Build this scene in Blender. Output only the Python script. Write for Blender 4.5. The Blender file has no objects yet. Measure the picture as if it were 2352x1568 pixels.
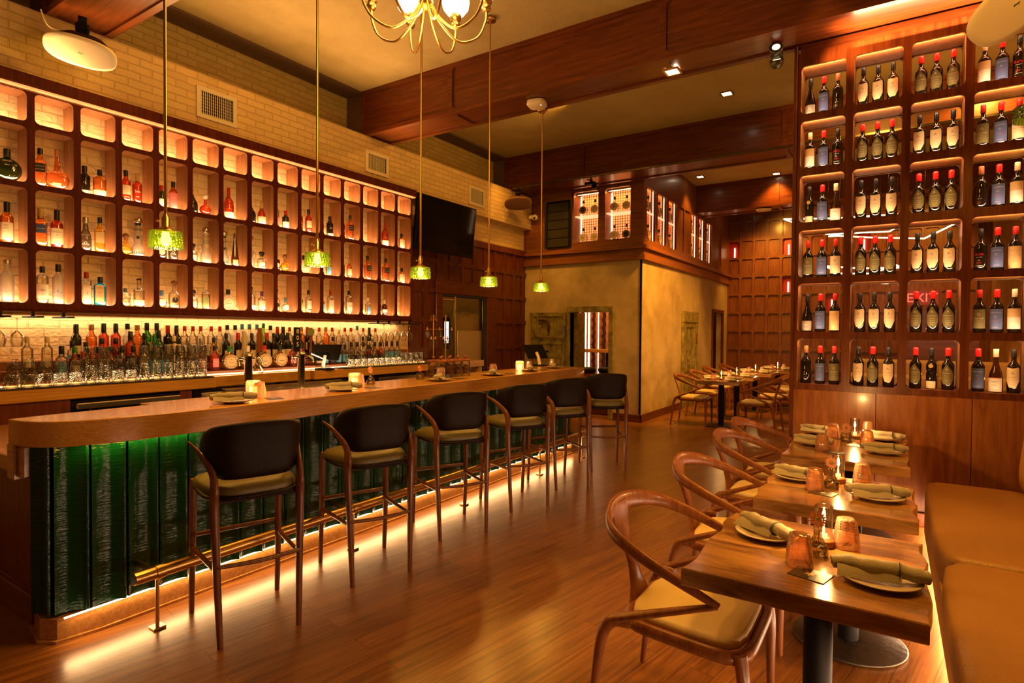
import bpy, math, random
from math import sin, cos, pi, radians, sqrt, atan2
from mathutils import Vector, Matrix
random.seed(7)
SC = bpy.context.scene
COL = SC.collection
# ---------------------------------------------------------------- camera, world, exposure
F_PX = 1334.93
YAW, PITCH, ROLL = radians(33.1568), radians(-1.04448), radians(0.40971)
cd = bpy.data.cameras.new('camera'); cam = bpy.data.objects.new('camera', cd); COL.objects.link(cam)
fw = Vector((-sin(YAW)*cos(PITCH), cos(YAW)*cos(PITCH), sin(PITCH)))
rt = Vector((cos(YAW), sin(YAW), 0)); up = rt.cross(fw)
r2 = rt*cos(ROLL)+up*sin(ROLL); u2 = -rt*sin(ROLL)+up*cos(ROLL)
M = Matrix((r2, u2, -fw)).transposed().to_4x4(); M.translation = Vector((0, 0, 1.52))
cam.matrix_world = M
cd.sensor_width = 36; cd.lens = F_PX/2352*36; cd.clip_start = .05; cd.clip_end = 60
SC.camera = cam
W = bpy.data.worlds.new('world'); SC.world = W; W.use_nodes = True
W.node_tree.nodes['Background'].inputs[0].default_value = (1, .42, .12, 1)
W.node_tree.nodes['Background'].inputs[1].default_value = .015
SC.view_settings.view_transform = 'Standard'; SC.view_settings.look = 'None'
SC.view_settings.gamma = 1; SC.view_settings.use_curve_mapping = False
SC.view_settings.exposure = 0.6
SC.cycles.transparent_max_bounces = 28
SC.cycles.max_bounces = 7; SC.cycles.diffuse_bounces = 4; SC.cycles.glossy_bounces = 3; SC.cycles.transmission_bounces = 5
SC.cycles.sample_clamp_indirect = 4.0; SC.cycles.caustics_reflective = False; SC.cycles.caustics_refractive = False
SC.cycles.use_denoising = True

WARM = (1.0, .43, .05)
LEDC = (1.0, .60, .33)
def area(name, loc, size, power, direction, color=WARM, spread=180, size_y=None):
    d = bpy.data.lights.new(name, 'AREA'); d.energy = power; d.color = color; d.spread = radians(spread)
    d.shape = 'RECTANGLE'; d.size = size; d.size_y = size_y or .012
    o = bpy.data.objects.new(name, d); COL.objects.link(o); o.location = loc
    dr = Vector(direction[0]).normalized(); ax = Vector(direction[1]).normalized()   # light direction, long axis
    z = -dr; x = (ax - z*ax.dot(z)).normalized(); y = z.cross(x)
    o.matrix_world = Matrix.Translation(loc) @ Matrix((x, y, z)).transposed().to_4x4()
    return o
def point(name, loc, power, r=.02, color=WARM):
    d = bpy.data.lights.new(name, 'POINT'); d.energy = power; d.color = color; d.shadow_soft_size = r
    o = bpy.data.objects.new(name, d); COL.objects.link(o); o.location = loc; return o
def spot(name, loc, to, power, ang=70, blend=.6, r=.09, color=WARM):
    d = bpy.data.lights.new(name, 'SPOT'); d.energy = power; d.color = color; d.shadow_soft_size = r
    d.spot_size = radians(ang); d.spot_blend = blend
    o = bpy.data.objects.new(name, d); COL.objects.link(o); o.location = loc
    o.rotation_euler = (Vector(to)-Vector(loc)).to_track_quat('-Z', 'Y').to_euler(); return o

# ---------------------------------------------------------------- lights of the room, with added fill lights
XU, XD = (0, 0, 1), (0, 0, -1); AY, AX = (0, 1, 0), (1, 0, 0)
for z, p in ((1.711, 7.5), (2.152, 7.5), (2.612, 7.5), (3.066, 10)):        # front led strips of each cubby row; back strips added to light the brick
    area('cubby_led', (-5.482, 3.62, z), 4.4, p, ((-.8, 0, 1), AY), LEDC, size_y=.02)
    area('cubby_back_fill', (-5.632, 3.62, z+.002), 4.4, 9, ((.15, 0, 1), AY), LEDC, size_y=.02)
area('cornice_led', (-5.50, 3.6, 3.31), 4.4, 5, ((.1, 0, 1), AY))
area('undershelf_led', (-5.60, 3.6, 1.625), 4.3, 11, ((.1, 0, -1), AY), LEDC)
area('riser_led', (-5.02, 3.6, 1.118), 3.9, 5, ((-.3, 0, 1), AY), LEDC)
area('bar_toe_led', (-3.311, 3.80, .120), 5.3, 8.5, ((1, 0, -.25), AY), (1, .56, .22), size_y=.012)
area('bar_toe_led_down', (-3.303, 3.80, .119), 5.3, 5.5, ((.35, 0, -1), AY), (1, .56, .22), size_y=.010)
#area('bar_toe_end_led', (-3.42, 1.035, .12), .22, 1.2, ((0, -1, -.75), AX), LEDC, size_y=.012)
area('bar_top_led', (-3.29, 1.5, .942), .6, 1.6, ((-.25, 0, -1), AY))
area('bench_led', (.275, 3.3, .05), 4.6, 30, ((-1, 0, .0), AY), LEDC, size_y=.02)
for k in range(6):                                                        # led strips along the shelf lips of the wine wall
    area('rack_led', (.26, 5.614, [3.407, 2.941, 2.474, 2.0, 1.532, 1.08][k]+.006), 1.9, [2.6, 2.6, 2.6, 2.6, 2.4, .8][k], ((0, .25, 1), AX), LEDC, size_y=.01)
    area('rack_led_top', (.26, 5.626, [3.817, 3.345, 2.878, 2.406, 1.946, 1.471][k]-.012), 1.9, 5, ((0, 1, -.1), AX), LEDC, size_y=.008)
area('rack_top_fill', (.8, 5.55, 3.86), 2.2, 24, ((0, -.3, 1), AX), (1, .58, .26), size_y=.06)  # added strip without a fixture, washes the beam underside above the rack
area('cornice_top_led', (-5.42, 3.6, 3.412), 4.4, 30, ((.9, 0, 1), AY), (1, .48, .14), spread=130, size_y=.02)
spot('twin_spot_beam', (-.82, 5.44, 3.80), (2.2, 5.46, 4.04), 220, 60, 1, .03, (1, .46, .14))
for x, y, z, tx, ty, tz, p, a in (
    (-1.78, 5.46, 3.985, -1.9, 5.3, 0, 55, 85), (-2.2, 9.0, 3.98, -3.6, 10.9, .9, 480, 70), (-4.2, 3.3, 4.4, -5.2, 1.95, 3.6, 40, 40), (-4.3, 1.4, 3.8, -4.2, 1.25, .87, 35, 30), (-.6, 10.3, 4.5, -3.5, 11.2, 1.2, 260, 60), (.75, 4.0, 4.5, .55, 3.6, .4, 38, 60), (-3.6, 3.2, 4.5, -5.7, 3.4, 3.6, 22, 110), (-3.6, 6.9, 4.5, -5.8, 6.9, 3.4, 45, 110), (-1.81, 7.74, 4.555, -1.9, 8.4, 0, 60, 80),
    (-3.19, 11.58, 4.555, -3.3, 12.2, 0, 90, 90), (-1.90, 12.12, 4.555, -2.0, 12.6, 2.5, 120, 95), (-1.6, 14.4, 4.1, -2.3, 15.3, 2.6, 45, 90),
    (-2.5, 14.3, 4.1, -3.0, 15.3, 2.8, 45, 90), (-1.5, 10.4, 4.55, -1.6, 10.6, 0, 90, 80),
    (-.1, 3.0, 4.5, -.2, 2.5, .7, 190, 40), (.0, 4.1, 4.5, -.15, 3.5, .7, 190, 40), (-.5, 5.05, 4.5, -.25, 4.7, .7, 130, 45),
    (-2.2, 2.1, 3.98, -2.2, 2.4, 0, 45, 85), (-4.4, 2.1, 3.98, -4.0, 3.4, 1, 25, 75), (.9, 2.4, 3.98, .6, 2.4, .4, 22, 70), (-1.7, 3.5, 4.5, -.8, 2.4, .4, 90, 40), (.3, 2.15, 3.98, .47, 3.6, 3.1, 110, 30),
    (-4.9, 8.4, 3.9, -5.0, 9.3, 2.2, 16, 110), (-5.2, 7.7, 4.4, -5.7, 9.0, 2.6, 40, 60), (-4.6, 7.4, 4.5, -5.3, 9.3, 1.2, 60, 60),
    (.9, 8.0, 4.4, .9, 10.5, 1.6, 110, 100), (-2.6, 13.2, 4.4, -1.2, 15.3, 2.2, 160, 100), (.8, 13.4, 4.4, -.3, 15.3, 2.2, 160, 100), (-.2, 6.6, 4.4, .8, 10.2, 3.6, 120, 110)):
    spot('downlight_and_fill_beam', (x, y, z), (tx, ty, tz), p, a, r=.22 if tz == .7 else .09)  # modelled downlights, plus spots added to brighten walls, tables, bench and speakers

# ---------------------------------------------------------------- mesh helpers
class MB:
    def __init__(s): s.v = []; s.f = []; s.m = []; s.s = []
    def add(s, V, F, mi=0, sm=False):
        b = len(s.v); s.v += [tuple(p) for p in V]
        for f in F: s.f.append([i+b for i in f]); s.m.append(mi); s.s.append(sm)
        return s
    def box(s, x0, x1, y0, y1, z0, z1, mi=0, b=0.0):
        if x1 < x0: x0, x1 = x1, x0
        if y1 < y0: y0, y1 = y1, y0
        if z1 < z0: z0, z1 = z1, z0
        b = min(b, .49*min(x1-x0, y1-y0, z1-z0))
        if b <= 0:
            V = [(x, y, z) for z in (z0, z1) for y in (y0, y1) for x in (x0, x1)]
            return s.add(V, [(0, 2, 3, 1), (4, 5, 7, 6), (0, 1, 5, 4), (2, 6, 7, 3), (0, 4, 6, 2), (1, 3, 7, 5)], mi)
        V = []; ix = {}
        c = ((x0, x1), (y0, y1), (z0, z1))
        for i in (0, 1):
            for j in (0, 1):
                for k in (0, 1):
                    for a in range(3):
                        p = [c[0][i], c[1][j], c[2][k]]; sg = (1-2*i, 1-2*j, 1-2*k)
                        for q in range(3):
                            if q != a: p[q] += b*sg[q]
                        ix[(i, j, k, a)] = len(V); V.append(p)
        F = []
        for i in (0, 1): F.append([ix[(i, j, k, 0)] for j, k in ((0, 0), (1, 0), (1, 1), (0, 1))][::(1 if i else -1)])
        for j in (0, 1): F.append([ix[(i, j, k, 1)] for i, k in ((0, 0), (0, 1), (1, 1), (1, 0))][::(1 if j else -1)])
        for k in (0, 1): F.append([ix[(i, j, k, 2)] for i, j in ((0, 0), (1, 0), (1, 1), (0, 1))][::(1 if k else -1)])
        for j in (0, 1):
            for k in (0, 1): F.append([ix[(0, j, k, 1)], ix[(1, j, k, 1)], ix[(1, j, k, 2)], ix[(0, j, k, 2)]][::(1 if (j == 0) != (k == 0) else -1)])
        for i in (0, 1):
            for k in (0, 1): F.append([ix[(i, 0, k, 0)], ix[(i, 1, k, 0)], ix[(i, 1, k, 2)], ix[(i, 0, k, 2)]][::(1 if (i == 0) == (k == 0) else -1)])
        for i in (0, 1):
            for j in (0, 1): F.append([ix[(i, j, 0, 0)], ix[(i, j, 1, 0)], ix[(i, j, 1, 1)], ix[(i, j, 0, 1)]][::(1 if (i == 0) != (j == 0) else -1)])
        for i in (0, 1):
            for j in (0, 1):
                for k in (0, 1): F.append([ix[(i, j, k, a)] for a in range(3)][::(1 if (i+j+k) % 2 == 1 else -1)])
        return s.add(V, F, mi)
    def lathe(s, prof, n=24, c=(0, 0, 0), mi=0, sx=1, sy=1, pw=2, sm=True, closed=True, fn=None):
        V = []; F = []
        for z, r in prof:
            for k in range(n):
                a = 2*pi*k/n; ca, sa = cos(a), sin(a)
                if pw != 2:
                    q = (abs(ca)**pw+abs(sa)**pw)**(-1.0/pw); ca *= q; sa *= q
                rr = r*(fn(a, z) if fn else 1)
                V.append((c[0]+rr*ca*sx, c[1]+rr*sa*sy, c[2]+z))
        m = len(prof)
        for i in range(m-1):
            for k in range(n):
                k2 = (k+1) % n; F.append((i*n+k, i*n+k2, (i+1)*n+k2, (i+1)*n+k))
        s.add(V, F, mi, sm)
        if closed:
            for i, rev in ((0, True), (m-1, False)):
                if prof[i][1] > 1e-5: s.add(V[i*n:(i+1)*n], [list(range(n))[::-1] if rev else list(range(n))], mi)
        return s
    def tube(s, pts, r, n=10, mi=0, ry=None, up=None, closed=False, cap=True):
        P = [Vector(p) for p in pts]; m = len(P)
        R = r if isinstance(r, (list, tuple)) else [r]*m
        RY = ry if isinstance(ry, (list, tuple)) else [ry]*m if ry else R
        V = []; last = Vector(up) if up else None
        for i in range(m):
            if closed: t = P[(i+1) % m]-P[i-1]
            else: t = P[min(i+1, m-1)]-P[max(i-1, 0)]
            t.normalize()
            if last is None: last = Vector((0, 0, 1)) if abs(t.z) < .9 else Vector((1, 0, 0))
            ref = Vector(up) if up else last
            a = t.cross(ref)
            if a.length < 1e-3: a = t.cross(last)
            if a.length < 1e-3: a = t.orthogonal()
            a.normalize(); b = a.cross(t).normalized(); last = b
            for k in range(n):
                w = 2*pi*k/n; V.append(P[i]+a*cos(w)*R[i]+b*sin(w)*RY[i])
        F = []
        for i in range(m if closed else m-1):
            j = (i+1) % m
            for k in range(n):
                k2 = (k+1) % n; F.append((i*n+k, i*n+k2, j*n+k2, j*n+k))
        s.add(V, F, mi, True)
        if cap and not closed:
            s.add(V[:n], [list(range(n))[::-1]], mi); s.add(V[-n:], [list(range(n))], mi)
        return s
    def prism(s, poly, z0, z1, mi=0, b=0, sm=False):
        n = len(poly); cx = sum(p[0] for p in poly)/n; cy = sum(p[1] for p in poly)/n
        def off(k):
            out = []
            for i in range(n):
                p0, p1, p2 = poly[i-1], poly[i], poly[(i+1) % n]
                e1 = Vector((p1[0]-p0[0], p1[1]-p0[1])); e2 = Vector((p2[0]-p1[0], p2[1]-p1[1]))
                e1.normalize(); e2.normalize(); nn = Vector((-e1.y-e2.y, e1.x+e2.x))
                nn = nn.normalized() if nn.length > 1e-6 else Vector((0, 0)); out.append((p1[0]+nn.x*k, p1[1]+nn.y*k))
            return out
        rings = [(off(b), z0), (poly, z0+b), (poly, z1-b), (off(b), z1)] if b else [(poly, z0), (poly, z1)]
        V = [(p[0], p[1], z) for R, z in rings for p in R]; F = []
        for i in range(len(rings)-1):
            for k in range(n):
                k2 = (k+1) % n; F.append((i*n+k, i*n+k2, (i+1)*n+k2, (i+1)*n+k))
        s.add(V, F, mi, sm)
        s.add([(p[0], p[1], z0) for p in rings[0][0]], [list(range(n))[::-1]], mi)
        s.add([(p[0], p[1], z1) for p in rings[-1][0]], [list(range(n))], mi)
        return s
    def grid(s, fn, nu, nv, mi=0, sm=True, wrap=False):
        V = [fn(i/nu, j/nv) for j in range(nv+1) for i in range(nu+1)]
        F = [(j*(nu+1)+i, j*(nu+1)+i+1, (j+1)*(nu+1)+i+1, (j+1)*(nu+1)+i) for j in range(nv) for i in range(nu)]
        return s.add(V, F, mi, sm)
    def frame(s, mp, us, vs, r=.03, t=.02, mi=0, tmi=None, back=None, bmi=0, cs=4, skip=()):
        """plate with rounded openings; us, vs: lists of (outer0, in0, in1, outer1); mp(u, v, w) maps into space, w is depth"""
        for a, (u0, a0, a1, u1) in enumerate(us):
            for c, (v0, c0, c1, v1) in enumerate(vs):
                ring = []; outer = []
                for (cu, cv, ou, ov, st) in ((a1-r, c1-r, u1, v1, 0), (a0+r, c1-r, u0, v1, 1), (a0+r, c0+r, u0, v0, 2), (a1-r, c0+r, u1, v0, 3)):
                    arc = [(cu+r*cos(pi/2*(st+q/cs)), cv+r*sin(pi/2*(st+q/cs))) for q in range(cs+1)]
                    ring.append(arc); outer.append((ou, ov))
                flat = [p for arc in ring for p in arc]; n = len(flat)
                V = [mp(p[0], p[1], 0) for p in flat]+[mp(p[0], p[1], 0) for p in outer]+[mp(p[0], p[1], t) for p in flat]
                F = []
                for q in range(4):
                    o = q*(cs+1)
                    for k in range(cs): F.append((n+q, o+k, o+k+1))
                    nx = ((q+1) % 4)*(cs+1); F.append((n+q, o+cs, nx, n+(q+1) % 4))
                s.add(V, F, mi)
                s.add(V, [(k, n+4+k, n+4+(k+1) % n, (k+1) % n) for k in range(n)], mi if tmi is None else tmi)
                if back is not None and (a, c) not in skip:
                    s.add([mp(p[0], p[1], t) for p in flat], [list(range(n))], bmi if back else mi)
        return s
    def build(s, name, mats, parent=None, loc=None):
        me = bpy.data.meshes.new(name); me.from_pydata(s.v, [], s.f)
        for m in (mats if isinstance(mats, (list, tuple)) else [mats]): me.materials.append(m)
        me.polygons.foreach_set('material_index', s.m); me.polygons.foreach_set('use_smooth', s.s); me.update()
        o = bpy.data.objects.new(name, me); COL.objects.link(o)
        if parent: o.parent = parent
        if loc: o.location = loc
        return o
def fix(o):
    import bmesh
    b = bmesh.new(); b.from_mesh(o.data); bmesh.ops.remove_doubles(b, verts=b.verts, dist=1e-5)
    bmesh.ops.recalc_face_normals(b, faces=b.faces); b.to_mesh(o.data); b.free(); return o
def tag(o, label, cat, group=None):
    o['label'] = label; o['category'] = cat
    if group: o['group'] = group
    return o
def empty(name, loc=(0, 0, 0), rz=0, label=None, cat=None, group=None):
    o = bpy.data.objects.new(name, None); COL.objects.link(o); o.location = loc; o.rotation_euler = (0, 0, rz)
    o.empty_display_size = .05
    if label: tag(o, label, cat, group)
    return o
def structure(o): o['kind'] = 'structure'; return o
KIDS = {}
def tree_copy(o, loc=None, rz=None, label=None, group=None, parent=None):
    c = o.copy(); COL.objects.link(c)
    if parent is not None: c.parent = parent
    for ch in o.children: tree_copy(ch, parent=c)
    if loc is not None: c.location = loc
    if rz is not None: c.rotation_euler = (0, 0, rz)
    if label: c['label'] = label
    if group: c['group'] = group
    return c
class Proto:
    """builds a kind of thing on its first placing, copies it with all its parts afterwards"""
    def __init__(s, fn): s.fn = fn; s.o = None
    def __call__(s, loc, rz, label, group=None):
        if s.o is None:
            s.o = s.fn(); s.o.location = loc; s.o.rotation_euler = (0, 0, rz); s.o['label'] = label
            if group: s.o['group'] = group
            return s.o
        return tree_copy(s.o, loc, rz, label, group)
def smooth(P, k=6):
    P = [Vector(p) for p in P]; out = []
    for i in range(len(P)-1):
        a, b, c, d = P[max(i-1, 0)], P[i], P[i+1], P[min(i+2, len(P)-1)]
        for j in range(k):
            t = j/k; out.append(.5*((2*b)+(c-a)*t+(2*a-5*b+4*c-d)*t*t+(3*b-a-3*c+d)*t**3))
    out.append(P[-1]); return out
def lerps(L, k=6):
    out = []
    for i in range(len(L)-1):
        for j in range(k): out.append(L[i]+(L[i+1]-L[i])*j/k)
    out.append(L[-1]); return out
_txt = {}
def text_geo(txt, size):
    if (txt, size) in _txt: return _txt[(txt, size)]
    c = bpy.data.curves.new('lettering', 'FONT'); c.body = txt; c.size = size; c.align_x = 'CENTER'; c.align_y = 'CENTER'; c.resolution_u = 2
    o = bpy.data.objects.new('lettering', c); COL.objects.link(o); bpy.context.view_layer.update()
    me = bpy.data.meshes.new_from_object(o.evaluated_get(bpy.context.evaluated_depsgraph_get()))
    V = [(v.co.x, v.co.y) for v in me.vertices]; F = [list(p.vertices) for p in me.polygons]
    bpy.data.objects.remove(o); bpy.data.curves.remove(c); bpy.data.meshes.remove(me)
    _txt[(txt, size)] = (V, F); return V, F
# ---------------------------------------------------------------- materials
def newmat(name):
    m = bpy.data.materials.new(name); m.use_nodes = True; nt = m.node_tree
    return m, nt, nt.nodes['Principled BSDF']
def plain(name, col, rough=.5, metal=0, emit=0, ecol=None, coat=0, spec=.5, bump=0, bscale=60):
    m, nt, b = newmat(name); b.inputs['Base Color'].default_value = (*col, 1); b.inputs['Roughness'].default_value = rough
    b.inputs['Metallic'].default_value = metal; b.inputs['Coat Weight'].default_value = coat; b.inputs['Specular IOR Level'].default_value = spec
    if emit: b.inputs['Emission Color'].default_value = (*(ecol or col), 1); b.inputs['Emission Strength'].default_value = emit
    if bump:
        tc = nt.nodes.new('ShaderNodeTexCoord'); n = nt.nodes.new('ShaderNodeTexNoise'); n.inputs['Scale'].default_value = bscale
        bp = nt.nodes.new('ShaderNodeBump'); bp.inputs['Strength'].default_value = bump; bp.inputs['Distance'].default_value = .01
        nt.links.new(tc.outputs['Object'], n.inputs['Vector']); nt.links.new(n.outputs['Fac'], bp.inputs['Height']); nt.links.new(bp.outputs[0], b.inputs['Normal'])
    return m
def wood(name, dark, light, axis='y', scale=1.0, rough=.35, coat=.15, bump=.15, stretch=14, cont=1.0, rot=0, tone=.35, spec=.3):
    m, nt, b = newmat(name); L = nt.links.new
    tc = nt.nodes.new('ShaderNodeTexCoord'); mp = nt.nodes.new('ShaderNodeMapping')
    L(tc.outputs['Object'], mp.inputs['Vector'])
    sc = {'x': (1, stretch, stretch), 'y': (stretch, 1, stretch), 'z': (stretch, stretch, 1)}[axis]
    mp.inputs['Scale'].default_value = [q*scale for q in sc]; mp.inputs['Rotation'].default_value = (0, 0, rot)
    n1 = nt.nodes.new('ShaderNodeTexNoise'); n1.inputs['Scale'].default_value = 2.2; n1.inputs['Detail'].default_value = 6; n1.inputs['Roughness'].default_value = .62; n1.inputs['Distortion'].default_value = .6
    L(mp.outputs[0], n1.inputs['Vector'])
    n2 = nt.nodes.new('ShaderNodeTexNoise'); n2.inputs['Scale'].default_value = .9; n2.inputs['Detail'].default_value = 2
    L(tc.outputs['Object'], n2.inputs['Vector'])
    r = nt.nodes.new('ShaderNodeValToRGB'); e = r.color_ramp.elements
    e[0].position = .5-.2*cont; e[0].color = (*dark, 1); e[1].position = .5+.2*cont; e[1].color = (*light, 1)
    L(n1.outputs['Fac'], r.inputs[0])
    mx = nt.nodes.new('ShaderNodeMix'); mx.data_type = 'RGBA'; mx.blend_type = 'MULTIPLY'; mx.inputs[0].default_value = tone
    r2 = nt.nodes.new('ShaderNodeValToRGB'); r2.color_ramp.elements[0].position = .3; r2.color_ramp.elements[0].color = (.35, .35, .35, 1); r2.color_ramp.elements[1].position = .7
    L(n2.outputs['Fac'], r2.inputs[0]); L(r.outputs[0], mx.inputs[6]); L(r2.outputs[0], mx.inputs[7]); L(mx.outputs[2], b.inputs['Base Color'])
    b.inputs['Roughness'].default_value = rough; b.inputs['Coat Weight'].default_value = coat; b.inputs['Coat Roughness'].default_value = .15; b.inputs['Specular IOR Level'].default_value = spec
    bp = nt.nodes.new('ShaderNodeBump'); bp.inputs['Strength'].default_value = bump; bp.inputs['Distance'].default_value = .002
    L(n1.outputs['Fac'], bp.inputs['Height']); L(bp.outputs[0], b.inputs['Normal'])
    return m
_g = {}
def glass(col, gloss=.06, rough=.03, bump=0, bscale=90, body=0):
    """thin-walled tinted glass: a tinted see-through layer, an edge gloss and (for cloudy stuff) some scattering"""
    k = (tuple(round(c, 3) for c in col), gloss, rough, bump, bscale, body)
    if k in _g: return _g[k]
    m = bpy.data.materials.new('tinted_glass'); m.use_nodes = True; nt = m.node_tree; nt.nodes.clear(); L = nt.links.new
    out = nt.nodes.new('ShaderNodeOutputMaterial'); tr = nt.nodes.new('ShaderNodeBsdfTransparent'); tr.inputs[0].default_value = (*col, 1)
    gl = nt.nodes.new('ShaderNodeBsdfGlossy'); gl.inputs['Roughness'].default_value = rough
    fr = nt.nodes.new('ShaderNodeLayerWeight'); fr.inputs[0].default_value = .35
    ad = nt.nodes.new('ShaderNodeMath'); ad.operation = 'MULTIPLY_ADD'; ad.inputs[1].default_value = .75; ad.inputs[2].default_value = gloss; ad.use_clamp = True
    mx = nt.nodes.new('ShaderNodeMixShader'); L(fr.outputs['Fresnel'], ad.inputs[0]); L(ad.outputs[0], mx.inputs[0]); L(gl.outputs[0], mx.inputs[2])
    src = tr
    if body:
        tl = nt.nodes.new('ShaderNodeBsdfTranslucent'); tl.inputs[0].default_value = (*[min(1, c*1.0) for c in col], 1)
        df = nt.nodes.new('ShaderNodeBsdfDiffuse'); df.inputs[0].default_value = (*col, 1)
        m1 = nt.nodes.new('ShaderNodeMixShader'); m1.inputs[0].default_value = .5; L(tl.outputs[0], m1.inputs[1]); L(df.outputs[0], m1.inputs[2])
        m2 = nt.nodes.new('ShaderNodeMixShader'); m2.inputs[0].default_value = body; L(tr.outputs[0], m2.inputs[1]); L(m1.outputs[0], m2.inputs[2]); src = m2
    L(src.outputs[0], mx.inputs[1]); L(mx.outputs[0], out.inputs[0])
    if bump:
        tc = nt.nodes.new('ShaderNodeTexCoord'); v = nt.nodes.new('ShaderNodeTexVoronoi'); v.inputs['Scale'].default_value = bscale
        bp = nt.nodes.new('ShaderNodeBump'); bp.inputs['Strength'].default_value = bump; bp.inputs['Distance'].default_value = .004
        L(tc.outputs['Object'], v.inputs['Vector']); L(v.outputs['Distance'], bp.inputs['Height']); L(bp.outputs[0], gl.inputs['Normal']); L(bp.outputs[0], fr.inputs['Normal'])
    _g[k] = m; return m
_p = {}
def paint(col, rough=.5, metal=0):
    k = (tuple(round(c, 3) for c in col), rough, metal)
    if k not in _p: _p[k] = plain('paint', col, rough, metal)
    return _p[k]
def brickmat(name, col, mortar, axis, bw=.24, bh=.085, bump=.9, noise=.5):
    m, nt, b = newmat(name); L = nt.links.new
    tc = nt.nodes.new('ShaderNodeTexCoord'); sp = nt.nodes.new('ShaderNodeSeparateXYZ'); cb = nt.nodes.new('ShaderNodeCombineXYZ')
    L(tc.outputs['Object'], sp.inputs[0]); L(sp.outputs['Y' if axis == 'x' else 'X'], cb.inputs[0]); L(sp.outputs['Z'], cb.inputs[1])
    nz = nt.nodes.new('ShaderNodeTexNoise'); nz.inputs['Scale'].default_value = 7; nz.inputs['Detail'].default_value = 3
    L(tc.outputs['Object'], nz.inputs['Vector'])
    ad = nt.nodes.new('ShaderNodeMixRGB'); ad.blend_type = 'ADD'; ad.inputs[0].default_value = .018
    L(cb.outputs[0], ad.inputs[1]); L(nz.outputs['Color'], ad.inputs[2])
    br = nt.nodes.new('ShaderNodeTexBrick'); br.inputs['Scale'].default_value = 1; br.inputs['Brick Width'].default_value = bw; br.inputs['Row Height'].default_value = bh
    br.inputs['Mortar Size'].default_value = .006; br.inputs['Mortar Smooth'].default_value = .35
    br.inputs['Color1'].default_value = (*col, 1); br.inputs['Color2'].default_value = (*[c*.86 for c in col], 1); br.inputs['Mortar'].default_value = (*mortar, 1)
    L(ad.outputs[0], br.inputs['Vector']); L(br.outputs['Color'], b.inputs['Base Color']); b.inputs['Roughness'].default_value = .6
    n2 = nt.nodes.new('ShaderNodeTexNoise'); n2.inputs['Scale'].default_value = 34; n2.inputs['Detail'].default_value = 5; L(tc.outputs['Object'], n2.inputs['Vector'])
    mt = nt.nodes.new('ShaderNodeMath'); mt.operation = 'MULTIPLY_ADD'; mt.inputs[1].default_value = -1.0; L(br.outputs['Fac'], mt.inputs[0])
    m2 = nt.nodes.new('ShaderNodeMath'); m2.operation = 'MULTIPLY'; m2.inputs[1].default_value = noise; L(n2.outputs['Fac'], m2.inputs[0]); L(m2.outputs[0], mt.inputs[2])
    bp = nt.nodes.new('ShaderNodeBump'); bp.inputs['Strength'].default_value = bump; bp.inputs['Distance'].default_value = .012
    L(mt.outputs[0], bp.inputs['Height']); L(bp.outputs[0], b.inputs['Normal'])
    return m
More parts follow.
